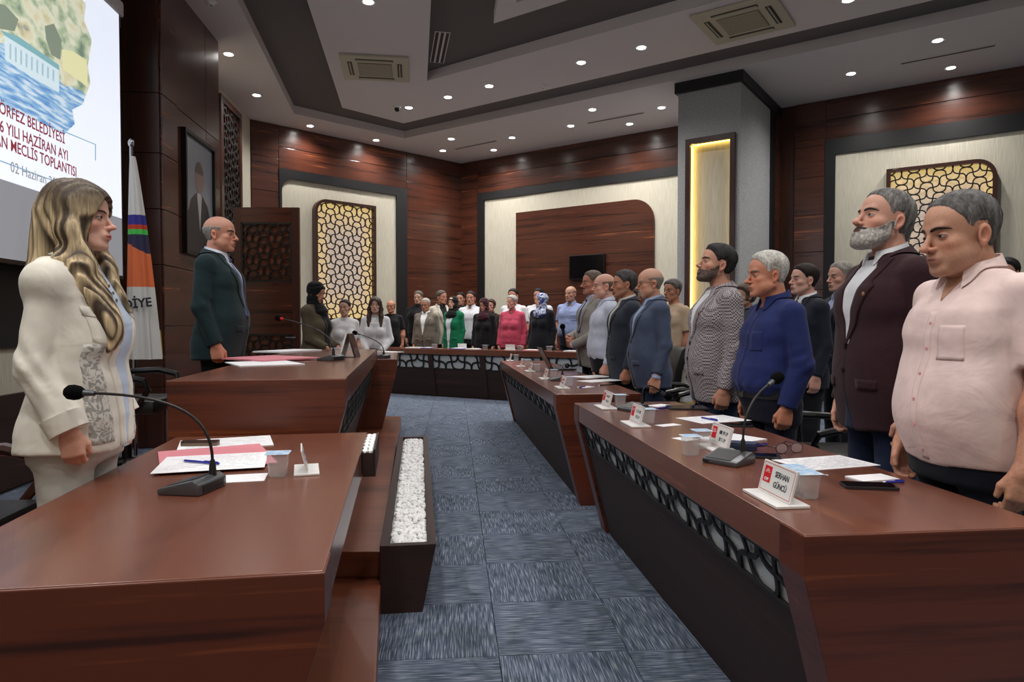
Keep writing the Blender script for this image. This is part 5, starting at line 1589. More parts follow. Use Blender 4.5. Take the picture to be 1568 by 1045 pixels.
        if not short:   # only the part that leaves the sleeve
            P_ = np.array([Wp + (E - Wp) * .3, Wp + np.array(hd) / np.linalg.norm(hd) * .2]); lo, hi = P_.min(0) - .07, P_.max(0) + .07
        Va, Fa = sdf_mesh(arm, lo, hi, (.0085, .0055, .0042)[near])
        if len(Va):
            parts.append((Va, Fa)); kk = np.ones((len(Va), 3), f32) * col * A3_(1, .93, .9)
            if g('armhair') and sd: kk *= (1 - .16 * np.clip(wob(Va, 300, 2) + .4, 0, 1))[:, None]
            cols.append(kk)
    # --- trunk and legs under the clothes so the figure is whole
    def under(p):
        ax_ = np.abs(p[..., 0]); ps = np.stack([ax_, p[..., 1], p[..., 2]], -1)
        d = trunk(p, fem, -.03, belly * .7, bust, wide=wide); d = np.maximum(d, p[..., 2] - 1.36); d = np.maximum(d, .82 - p[..., 2])
        return smin(d, smin(cap(ps, (.088, -.012, .86), (.092, 0, .48), .07, .046), cap(ps, (.092, 0, .48), (.095, -.01, .09), .045, .034), .02), .03)
    Vu, Fu = sdf_mesh(under, (-.26, -.24, .03), (.26, .3, 1.4), .035)
    parts.append((Vu, Fu)); cols.append(np.ones((len(Vu), 3), f32) * col)
    Vb, Fb = join(parts); Kb = np.concatenate(cols); Kb = np.concatenate([Kb, np.ones((len(Kb), 1), f32)], 1)
    link('body', np_mesh('body', Vb * s, Fb, M['skin'], Kb), root)
    def out(name, VF, mat, colr=None, label=None, par=root, smooth=True):
        V, F_ = VF
        if not len(V): return None
        o = link(name, np_mesh(name, V * s, F_, mat, colr, smooth), par)
        if label: o['label'] = label
        return o
    hx = lambda pts: np.array(pts, f32) @ Rh.T * hsc + hc      # head space to body space
    # --- eyes as almond patches on the face
    if near == 2:
        for sd in (1, -1):
            ef = lambda p: hf(p)
            hgt = .0055 * closed
            rows = []
            for k in range(9):
                t = k / 8; zz = -.002 + hgt - t * 2 * hgt
                w_ = .0135 * math.sqrt(max(0, 1 - ((t - .5) * 2) ** 2)) ** .8 + .0004
                rows.append((zz, sd * .0318 - w_, sd * .0318 + w_))
            V, F_ = patch(ef, rows, -.0002, .0006, 10, False, .14)
            yy = V[:, 1].copy()
            kk = np.tile(np.array(srgb(190, 180, 172), f32), (len(V), 1))
            ir = ((V[:, 0] - sd * .0318) ** 2 + (V[:, 2] + .001) ** 2) < .0058 ** 2
            kk[ir] = (.02, .012, .008, 1)
            out('eye', (hx(V), F_), M['skin'], kk)
            Xl = np.linspace(-.0145, .0145, 13); zl = -.002 + hgt * np.sqrt(np.clip(1 - (Xl / .0145) ** 2, 0, 1)) + .0006
            P = trace(ef, (sd * .0318 + Xl).astype(f32), zl.astype(f32), .14); P[:, 1] += .0006
            b_ = B(); b_.tube([tuple(v) for v in hx(P) * s], [.0006 * s] + [.0011 * s] * 11 + [.0006 * s], 6)
            ob('eyelashes', b_, plain_once('lash', (22, 16, 14)), root, smooth=True)
            # eyebrow with relief
            rows = []
            Xb = [.011, .016, .024, .034, .044, .054]; zc_ = [.0155, .0175, .0205, .0215, .0195, .0145]; hw_ = [.0036, .0044, .0042, .0036, .003, .0008]
            if fem: hw_ = [v * .55 for v in hw_]
            pts = []
            V = []; F_ = []
            Xs = np.repeat(np.interp(np.linspace(0, 5, 16), range(6), Xb), 3).astype(f32)
            Zs = (np.repeat(np.interp(np.linspace(0, 5, 16), range(6), zc_), 3) + np.tile([-1, 0, 1], 16) * np.repeat(np.interp(np.linspace(0, 5, 16), range(6), hw_), 3)).astype(f32)
            P = trace(ef, Xs * sd, Zs, .14); P[1::3, 1] += .0022; P[0::3, 1] += .0002; P[2::3, 1] += .0002
            Bk_ = P.copy(); Bk_[:, 1] -= .003
            V = np.concatenate([P, Bk_]); Fl = []
            for i in range(15):
                for j in range(2):
                    f_ = (i * 3 + j, i * 3 + 3 + j, i * 3 + 4 + j, i * 3 + 1 + j); Fl.append(f_ if sd < 0 else f_[::-1])
            kk = np.tile(np.append(bcol, 1).astype(f32), (len(V), 1))
            out('eyebrow', (hx(V), np.array(Fl)), M['hair'], kk)
    # --- hair
    style = g('style', 'short'); hl = HAIRLINE
    ht = g('ht', .012)
    def strands(q, k=1.0):
        an = np.arctan2(q[..., 0], q[..., 1] + .02)
        return (np.sin(an * 46 + 3 * np.sin(q[..., 2] * 60)) * .0007 + np.sin(an * 90 + q[..., 2] * 240) * .0004) * k
    def hcols(V, mix=None):
        q_ = loc(V)
        m = mix(q_) if mix else np.clip(.5 + .6 * wob(q_, (120, 120, 30), 3), 0, 1)
        k_ = hcol[None] * (1 - m[:, None]) + hc2[None] * m[:, None]
        return np.concatenate([k_, np.ones((len(k_), 1))], 1).astype(f32)
    if style in ('short', 'ring', 'buzz', 'slick', 'crop', 'bob', 'bun'):
        def hair_fn(p):
            q = loc(p); axx = np.abs(q[..., 0])
            top = np.clip((q[..., 2] - .02) / .06, 0, 1)
            th_ = .003 + (ht - .003) * (.35 + .65 * top)
            if style == 'bob': th_ = th_ + .012
            rg0 = np.interp(q[..., 1], *hl).astype(f32) + g('recede', 0)
            th_ = th_ * (.3 + .7 * np.clip((q[..., 2] - rg0) / .028, 0, 1))
            d = skull(q) - th_ - strands(q) * 1.6 - .0012 * wob(q, 70, seed)
            if style == 'slick': d = smin(d, cap(q, (0, -.085, -.02), (0, -.105, -.075), .03, .018), .03)
            rgn = np.interp(q[..., 1], *hl).astype(f32)
            if g('recede'): rgn = rgn + g('recede') * np.clip((q[..., 1] - .02) / .04, 0, 1) * (1 if g('recede_mid') else np.clip(axx / .03, .2, 1.3))
            if style == 'bob': rgn = np.where(q[..., 1] < .035, -.075, rgn)
            if style == 'slick' : rgn = np.where(q[..., 1] < -.03, rgn - .02, rgn)
            rr = (rgn - q[..., 2] + .0014 * wob(q, 90, 2)) * .75
            d = smax(d, rr, .006)
            if style == 'ring':
                d = smax(d, (q[..., 2] - (.045 - .25 * np.clip(q[..., 1], 0, 1) + .0)) * .8, .006); d = smax(d, q[..., 1] - .04, .004)
            if style == 'bun': d = smin(d, ell(q, (0, -.1, .04), (.035, .035, .035)), .012)
            return d * hsc
        out('hair', sdf_mesh(hair_fn, hc - A3_(.13, .16, .16), hc + A3_(.13, .13, .16), min(hh, .005)), M['hair'], None) if False else None
        V, F_ = sdf_mesh(hair_fn, hc - A3_(.13, .16, .16), hc + A3_(.13, .13, .16), min(hh, .0055))
        out('hair', (V, F_), M['hair'], hcols(V, g('hmix')))
    if style == 'long':
        def hair_fn(p):
            q = loc(p)
            d = skull(q) - .011 - ht * .5 - strands(q)
            for sd in (1, -1):
                ch = g('locks') or [((.062, .0, .03), (.086, .0, -.06)), ((.086, .0, -.06), (.088, .03, -.17)), ((.088, .03, -.17), (.082, .07, -.33))]
                for (a, b_), (ra, rb) in zip(ch, ((.03, .03), (.03, .032), (.034, .032), (.032, .012))):
                    if g('locks') and b_[2] < -.2: continue
                    d = smin(d, cap(q, (a[0] * sd, a[1], a[2]), (b_[0] * sd, b_[1], b_[2]), ra, rb), .045 if g('locks') else .02)
                if g('locks'):      # the length lies on the jacket: a shell following its surface
                    tp = sp['top']; sv = J[sd][0]
                    ts = smin(trunk(p, fem, tp.get('infl', .02), belly, bust, .9, tp.get('flare', 0), wide), cap(p, sv, J[sd][1], .05, .055), .014)
                    px_ = np.stack([p[..., 0] * sd, p[..., 2]], -1)
                    ln = ((.085, 1.47), (.095, 1.19)) if sd > 0 else ((.08, 1.46), (.075, 1.32))
                    a_ = A3_(*ln[0]); b2 = A3_(*ln[1]); dd = b2 - a_; tt = np.clip(((px_ - a_) @ dd) / (dd @ dd), 0, 1)
                    wr = (.062 if sd > 0 else .035) * (1 - .72 * tt ** 2)
                    d2 = np.sqrt(((px_ - a_ - tt[..., None] * dd) ** 2).sum(-1)) - wr - .006 * np.sin(px_[..., 0] * 130)
                    sh = np.abs(ts - .008) - (.019 - .012 * tt)
                    sh = smax(smax(sh, d2, .012), -.02 - p[..., 1], .01)
                    d = smin(d, sh / hsc, .03)
                d = smin(d, cap(q, (.04 * sd, -.075, .0), (.05 * sd, -.1, -.2), .05, .045), .03)
                d = smin(d, cap(q, (.05 * sd, -.1, -.2), (.05 * sd, -.1, -.34), .042, .02), .03)
            an = q[..., 0] * 260 + q[..., 1] * 190 + 5 * np.sin(q[..., 2] * 16)
            d = d - .0016 * np.sin(an) - .0012 * np.sin(an * .43 + 1) - .003 * wob(q, (40, 40, 7), seed)
            # open at the face
            d = smax(d, -ell(q, (0, .115, -.045 + g('partz', 0)), (.066 + g('part', 0), .085 + g('party', 0), .118)), .008)
            return d * hsc
        V, F_ = sdf_mesh(hair_fn, hc - A3_(.2, .24, .48), hc + A3_(.2, .2, .16), min(hh * 1.3, .0085))
        def mx_(q_): 
            m = np.clip(.5 + .8 * np.sin(q_[:, 0] * 210 + q_[:, 1] * 150 + 4 * np.sin(q_[:, 2] * 14)) * .6 + .35 * wob(q_, (60, 60, 6), 1), 0, 1)
            return m * np.clip(.25 - (q_[:, 2] - .06) * 9, .12, 1)
        out('hair', (V, F_), M['hair_long'], hcols(V, mx_))
    if style == 'hijab':
        sc = g('scarf')
        def scarf(p):
            q = loc(p)
            d = ell(q, (0, -.018, .028), (.09, .112, .1))
            d = smin(d, ell(q, (0, .004, -.055), (.082, .088, .085)), .03)
            d = smin(d, cap(p, (0, -.02, 1.53), (0, .0, 1.42), .085, .11), .04)
            d = smin(d, ell(p, (0, .06, 1.40), (.12, .07, .08)), .04)
            d = d - .004 * wob(p, (22, 22, 40), seed) - .002 * np.sin(p[..., 2] * 120 + 30 * np.abs(p[..., 0]))
            d = smax(d, -ell(q, (0, .125, -.03), (.06, .105, .083)), .006)
            return d
        V, F_ = sdf_mesh(scarf, hc - A3_(.2, .2, .32), hc + A3_(.2, .2, .17), min(hh * 1.4, .009))
        out('headscarf', (V, F_), cloth(sc, g('scarfpat')), None, g('scarf_label'))
    if g('beard'):
        bt = g('beard'); kind = g('beardkind', 'full')
        def beard(p):
            q = loc(p); axx = np.abs(q[..., 0])
            lowr = np.clip((-.05 - q[..., 2]) / .05, 0, 1) * np.clip((q[..., 1] - .02) / .04, 0, 1)
            d = hf(q) - bt * (.2 + 1.5 * lowr) - .0012 * wob(q, 180, 4) - strands(q)
            zb = np.interp(q[..., 1], [-.03, .012, .05, .072, .088, .12], [.0, -.01, -.042, -.052, -.048, -.0455]).astype(f32)
            if kind == 'full':
                d = smax(d, (q[..., 2] - zb) * .8, .004); d = smax(d, (.0 - q[..., 1]) * .9, .006)
                d = smax(d, -.118 - bt - q[..., 2], .01)
            if kind == 'mustache':
                d = smax(d, np.sqrt(((axx - .011) / .024) ** 2 + ((q[..., 2] + .0535) / .0085) ** 2) * .01 - .01, .002); d = smax(d, .06 - q[..., 1], .002)
            if kind == 'goatee':
                d = smax(d, np.sqrt((axx / .03) ** 2 + ((q[..., 2] + .078) / .036) ** 2) * .02 - .02, .003); d = smax(d, .05 - q[..., 1], .002)
            d = smax(d, -ell(q, (0, .1, -.0665), (.021, .02, .0062)), .002)
            return d * hsc
        V, F_ = sdf_mesh(beard, hc - A3_(.1, .1, .16), hc + A3_(.1, .16, .03), min(hh, .005))
        if len(V):
            q_ = loc(V); bc = np.array(srgb(*g('bcol', g('hair')))[:3], f32); bc2 = np.array(srgb(*g('bcol2', g('bcol', g('hair'))))[:3], f32)
            m = np.clip((q_[:, 2] + .063) / .005, 0, 1) * (np.abs(q_[:, 0]) < .032) * (q_[:, 1] > .06) if kind == 'full' else np.zeros(len(V))
            k_ = bc[None] * (1 - m[:, None]) + bc2[None] * m[:, None]
            k_ = k_ * (1 + .25 * wob(q_, 220, 5))[:, None]
            out('beard' if kind != 'mustache' else 'mustache', (V, F_), M['hair'], np.concatenate([np.clip(k_, 0, 1), np.ones((len(V), 1))], 1).astype(f32))
    if g('glasses'):
        t_ = B()
        for sx_ in (-1, 1):
            t_.tube([(sx_ * .0335 + .027 * math.cos(a), .108 - .012 * abs(math.cos(a)) * (1 if math.cos(a) * sx_ > 0 else 0), -.004 + .019 * math.sin(a)) for a in [2 * math.pi * k / 20 for k in range(21)]], .0017, 6)
            t_.tube([(sx_ * .06, .094, .004), (sx_ * .074, .08, .005), (sx_ * .083, .0, .004), (sx_ * .082, -.02, -.01)], .0018, 6)
        t_.tube([(-.007, .109, .0), (0, .113, .003), (.007, .109, .0)], .0015, 6)
        t_.v = [tuple(v) for v in hx(np.array(t_.v, f32)) * s]
        ob('eyeglasses', t_, 'blackp', root, smooth=True)
    # ------------------------------------------------ clothes
    kind = T['kind']; tc = T['col']; pat = T.get('pat'); mat = cloth(tc, pat)
    infl = T.get('infl', {'suit': .017, 'shirt': .009, 'tee': .008, 'coat': .026, 'dress': .012, 'jacket': .024}[kind])
    hem = T.get('hem', {'suit': .78, 'shirt': .9, 'tee': .9, 'coat': .5, 'dress': .45, 'jacket': .82}[kind])
    box = T.get('box', {'suit': .6, 'coat': .8, 'jacket': .9}.get(kind, .35)); flare = T.get('flare', {'suit': .012, 'coat': .05, 'dress': .05, 'jacket': .02}.get(kind, 0))
    slr = T.get('slr', {'suit': (.064, .054, .043), 'coat': (.07, .062, .05), 'jacket': (.072, .068, .054)}.get(kind, (.058, .05, .034)))
    if fem: slr = tuple(v * .87 for v in slr)
    fa = T.get('fold', .0035 if kind in ('shirt', 'tee') else .0028)
    def sleeve(p, sd):
        S_, E, Wp = J[sd][:3]
        if short:
            e = S_ + (E - S_) * T.get('slen', .72); dv = (E - S_) / np.linalg.norm(E - S_)
            d = cap(p, S_, E, slr[0] + .002, slr[1] + .014)
            return np.maximum(d, (p - A3_(*e)) @ dv.astype(f32))
        dv = (Wp - E) / np.linalg.norm(Wp - E)
        d = cap(p, S_, E, slr[0], slr[1]); w_ = Wp - dv * T.get('cuffup', .0)
        fold_ = T.get('sfold', .0022) * np.sin((p[..., 2] * 70 + p[..., 1] * 70 + 5 * wob(p, 9, seed)))
        d = smin(d, cap(p, E, Wp + dv * .05, slr[1], slr[2]), .02) + fold_ * gau(p[..., 2], E[2] + .0, .11)
        return np.maximum(d, (p - A3_(*w_)) @ dv.astype(f32))
    def top_fn(p):
        d = trunk(p, fem, infl, belly, bust, box, flare, wide)
        z = p[..., 2]
        d = d + fa * wob(p, (8, 8, 22), seed) * np.clip((1.42 - z) / .15, .15, 1)
        if T.get('tuck'):      # cloth gathered at the waistband
            d = d + .012 * np.clip((hem + .05 - z) / .05, 0, 1) + .004 * np.sin(p[..., 0] * 75 + 2 * np.sin(p[..., 2] * 30)) * np.clip((hem + .12 - z) / .1, 0, 1)
        d = smax(d, hem + T.get('hemw', .006) * np.sin(p[..., 0] * 22 + seed) - z, .006)
        for sd in (1, -1): d = smin(d, sleeve(p, sd), .014)
        return d
    E1, W1 = J[1][1], J[1][2]
    xx = max(abs(J[1][1][0]), abs(J[-1][1][0]), abs(J[1][2][0]), .22) + .11
    yl = max(.26, J[1][2][1] + .12, J[-1][2][1] + .12) + belly * .6
    lo = np.array((-xx, -.27, min(hem, .84) - .04)); hi = np.array((xx, yl, 1.54))
    nm = {'suit': 'suit_jacket', 'shirt': 'shirt', 'tee': 't_shirt', 'coat': 'coat', 'dress': 'dress', 'jacket': 'jacket'}[kind]
    main = out(nm, sdf_mesh(top_fn, lo, hi, hb), mat)
    surf = lambda p: smin(trunk(p, fem, infl, belly, bust, box, flare, wide) + fa * wob(p, (8, 8, 22), seed) * np.clip((1.42 - p[..., 2]) / .15, .15, 1), cap(p, (0, -.03, 1.42), (0, -.02, 1.53), nr * 1.12, nr), .03)
    nu = (6, 8, 12)[near]
    par = main or root
    vb = T.get('v')
    def collar(mt, name, gap, r0, ztop_b, ztop_f, drop, pt, spread, th_=.005, par_=None, r1=None, n=40):
        vs = []; fs = []; kx = 1.0 if not fem else .86
        k = 5
        for i in range(n + 1):
            t = gap + (2 * math.pi - 2 * gap) * i / n; c, s_ = math.cos(t), math.sin(t)
            zt_ = ztop_b + (ztop_f - ztop_b) * (c * .5 + .5)
            gp = min(t, 2 * math.pi - t) - gap; fr = math.exp(-(gp / .42) ** 2)
            dr = drop + pt * fr; sp_ = spread + pt * .35 * fr
            rr0 = r0 * kx
            cyy = -.03 + (zt_ - 1.46) * .25
            def P(r, z, c=c, s_=s_, cyy=cyy): return (r * s_, cyy + r * c * 1.06, z)
            vs += [P(rr0 - .001, zt_ - .04), P(rr0, zt_), P(rr0 + th_, zt_ + .002), P(rr0 + th_ + sp_, zt_ - dr), P(rr0 + sp_ - .001, zt_ - dr - .001)]
        for i in range(n):
            for j in range(k):
                a = i * k + j; b_ = i * k + (j + 1) % k; fs.append((a, a + k, b_ + k, b_))
        fs += [(0, 1, 2, 3, 4), tuple(n * k + j for j in (4, 3, 2, 1, 0))]
        vv_ = np.array(vs, f32)
        for _ in range(12):      # rest the leaf on the shoulders instead of inside them
            for j_ in (3, 4):
                q_ = vv_[j_::k]; dd = surf(q_); q_[:, 2] += np.clip((.007 if j_ == 3 else .003) - dd, 0, .01); vv_[j_::k] = q_
        bb = B(); bb.v = [tuple(v) for v in vv_ * s]; bb.f = fs
        return ob(name, bb, mt, par_ or par, smooth=True)
    nk = 1.0 if not fem else .95
    rc = nr * 1.12 + .004
    if kind in ('suit', 'coat', 'jacket') and vb:
        inner = cloth(T.get('inner', (225, 225, 228))); wv = T.get('vw', .07)
        w_ = lambda z: .003 + max(0, (z - vb)) / (1.46 - vb) * wv
        rows = [(z, -w_(z) - .012, w_(z) + .012) for z in np.linspace(1.475, vb, 8)]
        out('shirt_front', patch(surf, rows, .0006, .002, nu), inner, par=par)
        if T.get('collar', True) : collar(inner, 'shirt_collar', T.get('gap', .22), rc, 1.547, 1.502, .04, .022, .012)
        if T.get('lapel', True):
            zn = 1.365
            for sd in (1, -1):
                rows = []
                for z in (1.478, 1.44, 1.41, 1.385, zn, zn - .001, 1.3, (vb + 1.3) / 2, vb + .03, vb - .004):
                    xi = w_(z) - .003
                    if z > zn: wd_ = .036 + (1.478 - z) * .10
                    else: wd_ = .004 + .072 * max(0, min(1, (z - vb + .004) / (zn - vb))) ** .8
                    a, b_ = (xi, xi + wd_) if sd > 0 else (-xi - wd_, -xi)
                    rows.append((z, a, b_))
                out('lapel', patch(surf, rows, .003, .005, max(4, nu // 2)), mat, par=par)
            collar(mat, 'jacket_collar', .62, rc + .008, 1.534, 1.485, .052, .0, .03)
        # front edge below the button, opening over the trousers
        oc = cloth(T.get('below', (24, 24, 28)))
        if T.get('open'): out('shirt_lower', patch(surf, [(z, -.022 - (vb - z) * .12, .022 + (vb - z) * .12) for z in np.linspace(vb, hem, 5)], .001, .002, nu), inner, par=par)
        else: out('front_opening', patch(surf, [(vb - .04, -.001, .001), ((vb + hem) / 2 - .04, -.0015, .0015), (hem + .08, -.008, .006), (hem - .0, -.035, .03)], .001, .0015, 4), oc, par=par)
        for sd in (1, -1):
            if T.get('pockets', True): out('pocket_flap', patch(surf, [(1.005, sd * .115 - .04, sd * .115 + .04), (.965, sd * .117 - .04, sd * .117 + .04)], .001, .004, 5), mat, par=par)
        bz = [vb - .012, vb - .105] if T.get('buttons', 2) == 2 else []
        for z in bz:
            P = trace(surf, np.array([.0], f32), np.array([z], f32))[0]
            bb = B(); bb.lathe([(0, .0), (.009, 0), (.009, .004), (0, .004)], 12, Matrix.Translation(Vector(P) * s + Vector((0, .002, 0))) @ Matrix.Rotation(R(-90), 4, 'X')); ob('button', bb, 'blackp', par, smooth=False)
        if T.get('tie'):
            tm = cloth(T['tie'])
            out('tie', patch(surf, [(1.43, -.011, .011), (1.36, -.018, .018), (1.24, -.027, .027), (vb - .01, -.034, .034)], .003, .004, 4), tm, par=par)
            P = trace(surf, np.array([.0], f32), np.array([1.448], f32))[0]
            bb = B(); bb.ball((P[0] * s, (P[1] + .006) * s, 1.452 * s), (.018 * s, .012 * s, .02 * s), 10, 8); ob('tie_knot', bb, tm, par, smooth=True)
        if T.get('pin'):
            P = trace(surf, np.array([-.1], f32), np.array([1.335], f32))[0]
            bb = B(); bb.ball(tuple(Vector(P) * s + Vector((0, .01, 0))), (.009, .004, .009), 10, 6); ob('lapel_pin', bb, plain_once('pin', (150, 110, 80)), par, smooth=True)
    if kind == 'shirt':
        vv = T.get('open_neck', 0)
        cm_ = cloth(T.get('ccol', tc), pat)
        if T.get('collar', True): collar(cm_, 'collar', T.get('gap', .35), rc, 1.545, 1.498, .04, .034, .014)
        if vv:      # bare skin between the open collar points
            skm = cloth(tuple(int(v) for v in np.array(g('skin', (198, 150, 128))) * .93))
            out('open_neck_skin', patch(surf, [(1.475, -.034, .034), (1.44, -.026, .026), (1.475 - vv, -.002, .002)], -.001, .003, 6), skm, par=par)
        out('placket', patch(surf, [(1.44 - vv, -.015, .015), (1.2, -.015, .015), (hem + .012, -.015, .015)], .0, .0022, 4), mat, par=par)
        zz = 1.40 - vv
        bm_ = plain_once('button%02x' % (sum(T.get('btn', (230, 200, 196))) % 255), T.get('btn', (230, 200, 196)))
        while zz > hem + .03:
            P = trace(surf, np.array([.0], f32), np.array([zz], f32))[0]
            if near: bb = B(); bb.lathe([(0, .0), (.0058, 0), (.0058, .0025), (0, .0025)], 10, Matrix.Translation(Vector(P) * s + Vector((0, .0012, 0))) @ Matrix.Rotation(R(-90), 4, 'X')); ob('button', bb, bm_, par)
            zz -= .082
        if T.get('pocket'): out('chest_pocket', patch(surf, [(1.31, -.135, -.045), (1.2, -.135, -.045)], -.0005, .0025, 8), mat, par=par)
    if T.get('denim'):
        collar(mat, 'jacket_collar', .55, rc + .012, 1.54, 1.478, .055, .03, .03)
        lc_ = cloth((214, 212, 206), 'lace')
        for sd in (1, -1):
            e_ = lambda z: .03 + max(0, (z - vb)) / (1.46 - vb) * wv
            ab = lambda a, b_: (a, b_) if sd > 0 else (-b_, -a)
            out('lace_panel', patch(surf, [(1.2, *ab(e_(1.2) + .045, .165)), (1.0, *ab(e_(1.0) + .05, .17)), (hem + .03, *ab(e_(hem) + .05, .17))], -.0006, .002, nu), lc_, par=par, label='lace panel of the jacket front')
            out('button_band', patch(surf, [(1.44, *ab(e_(1.44) - .025, e_(1.44) + .012)), (1.2, *ab(e_(1.2) - .025, e_(1.2) + .012)), (hem + .008, *ab(e_(hem) - .025, e_(hem) + .012))], .001, .004, 5), mat, par=par)
            out('chest_pocket', patch(surf, [(1.3, *ab(.07, .15)), (1.21, *ab(.072, .15)), (1.19, *ab(.1, .12))], .0005, .004, 8), mat, par=par)
            out('pocket_flap', patch(surf, [(1.325, *ab(.066, .154)), (1.295, *ab(.066, .154)), (1.283, *ab(.1, .12))], .004, .005, 8), mat, par=par)
        for z in (1.40, 1.375, 1.35):
            P = trace(surf, np.array([-.012], f32), np.array([z], f32))[0]
            bb = B(); bb.ball(tuple(Vector(P) * s + Vector((0, .004, 0))), (.006, .003, .006), 8, 6); ob('button', bb, plain_once('brass', (120, 110, 96)), par, smooth=True)
    if kind == 'tee':
        bb = B(); rr_ = rc + .006
        bb.tube([(rr_ * 1.05 * math.sin(a) * s, (-.03 + rr_ * 1.15 * math.cos(a)) * s, (1.475 - .018 * math.cos(a)) * s) for a in [2 * math.pi * k / 24 for k in range(25)]], .006 * s, 6); ob('neckband', bb, mat, par, smooth=True)
    if T.get('cuff') and not short:      # shirt cuff showing below the sleeve
        for sd in (1, -1):
            E, Wp = J[sd][1], J[sd][2]; dv = (Wp - E) / np.linalg.norm(Wp - E)
            bb = B(); c0 = Wp - dv * .01; c1 = Wp + dv * .014
            bb.tube([tuple(c0 * s), tuple(c1 * s)], [(slr[2] - .006) * s, (slr[2] - .008) * s], 16, True); ob('shirt_cuff', bb, cloth(T.get('inner', (225, 225, 228))), par, smooth=True)
    if T.get('rollcuff'):
        for sd in (1, -1):
            E, Wp = J[sd][1], J[sd][2]; dv = (Wp - E) / np.linalg.norm(Wp - E)
            bb = B(); bb.tube([tuple((Wp - dv * (T.get('cuffup', 0) + .055)) * s), tuple((Wp - dv * T.get('cuffup', 0)) * s + dv * .001)], [(slr[2] + .012) * s, (slr[2] + .009) * s], 20, True); ob('cuff', bb, mat, par, smooth=True)
    # trousers (or skirt under a dress) and shoes
    tr = cloth(g('trousers', (26, 28, 34)))
    key = (fem, round(belly, 2), round(wide, 2), 'skirt' if kind == 'dress' else '')
    if key not in _trs:
        def trs(p):
            ax_ = np.abs(p[..., 0]); ps = np.stack([ax_, p[..., 1], p[..., 2]], -1)
            d = trunk(p, fem, .0045, belly * .9, bust, .2, 0, wide); d = np.maximum(d, p[..., 2] - 1.0); d = np.maximum(d, .80 - p[..., 2])
            lg = smin(cap(ps, (.09, -.012, .84), (.095, 0, .47), .09, .068), cap(ps, (.095, 0, .47), (.1, -.015, .07), .066, .056), .02)
            d = smin(d, lg, .03) + .002 * wob(p, (10, 10, 20), 3)
            if key[3]:
                zf = p[..., 2]; rr = .17 + .1 * (1 - zf); d = np.minimum(d, (np.sqrt(p[..., 0] ** 2 + (p[..., 1] * 1.25) ** 2) - rr) * .9 + .006 * np.sin(np.arctan2(p[..., 1], p[..., 0]) * 14)); d = np.maximum(d, zf - 1.0)
            return np.maximum(d, .05 - p[..., 2])
        _trs[key] = sdf_mesh(trs, (-.34, -.32, .02), (.34, .34, 1.04), .016 if near else .022)
    out('trousers' if not key[3] else 'skirt', _trs[key], tr)
    if g('belt'):
        bb = B(); T_ = PF if fem else PM
        zb_ = g('beltz', .985); a, b_, c = (float(np.interp(zb_, T_[:, 0], T_[:, k])) for k in (1, 2, 3))
        bl = belly * .9 * math.exp(-((zb_ - 1.04) / .17) ** 2)
        a = a * wide + bl * .35 + .013; b_ = b_ + bl * .5 + .013; c += bl * .5
        ring_ = [(a * math.cos(t) * (abs(math.cos(t)) ** -.0), c + b_ * math.sin(t)) for t in [2 * math.pi * k / 40 for k in range(40)]]
        n_ = 40; vs = []
        for dz, kk in ((-.017, 1), (.017, 1), (.017, .97), (-.017, .97)): vs += [(x_ * kk * s, (c + (y_ - c) * kk) * s, (zb_ + dz) * s) for x_, y_ in ring_]
        fs = [(r_ * n_ + i, r_ * n_ + (i + 1) % n_, ((r_ + 1) % 4) * n_ + (i + 1) % n_, ((r_ + 1) % 4) * n_ + i) for r_ in range(4) for i in range(n_)]
        bb.add(vs, fs); bo = ob('belt', bb, 'leather', root, smooth=False)
        bb = B(); bb.box(-.022 * s, .022 * s, (c + b_ - .002) * s, (c + b_ + .006) * s, (zb_ - .019) * s, (zb_ + .019) * s); ob('buckle', bb, 'grey_metal', bo, bevel=.003)
    for sd in (1, -1):
        if 'm' not in _shoe:
            def sh(p): 
                d = ell(p, (0, .03, .035), (.042, .125, .045)); d = smin(d, ell(p, (0, -.06, .06), (.038, .05, .05)), .03); return np.maximum(d, .002 - p[..., 2])
            _shoe['m'] = np_mesh('shoe', *sdf_mesh(sh, (-.07, -.16, -.02), (.07, .2, .14), .012), M['leather'])
        link('shoe', _shoe['m'], root, Matrix.Translation((.1 * sd * s, .02, 0)) @ Matrix.Rotation(-sd * .15, 4, 'Z'))
    if g('watch'):
        sd = g('watch'); E, Wp = J[sd][1], J[sd][2]; dv = (Wp - E) / np.linalg.norm(Wp - E)
        bb = B(); c0 = Wp - dv * .03; bb.tube([tuple(c0 * s), tuple((c0 + dv * .025) * s)], .0315 * s, 16); ob('watch', bb, 'blackp', root, smooth=True)
    return root, locals()
_trs = {}; _shoe = {}; _po = {}
def plain_once(k, c):
    if k not in _po: _po[k] = plain(k, srgb(*c), .5)
    return _po[k]
# ================================================================== who stands where
def X_(px, Z): return (px - 784) / F * Z
def behind(px, dist):
    d = _d(px, 500); o_ = bd0 + gn * (.5 + dist); t_ = gn.dot(o_) / gn.dot(Vector((d.x, d.y))); return d.y * t_
def who(label, px, Z, ytop, face, z0=0, X=None, **k):
    top = atY(px, ytop, Z).z
    k['H'] = (top - z0) / 1.012
    k.update(label=label, xy=(X if X is not None else X_(px, Z), Z), face=face, z0=z0)
    return person(k)
G1 = (96, 94, 92); G2 = (150, 148, 146); DK = (30, 26, 24); BR = (58, 44, 36)
fist = dict(curl=.85, hd=(-.02, .05, -1))
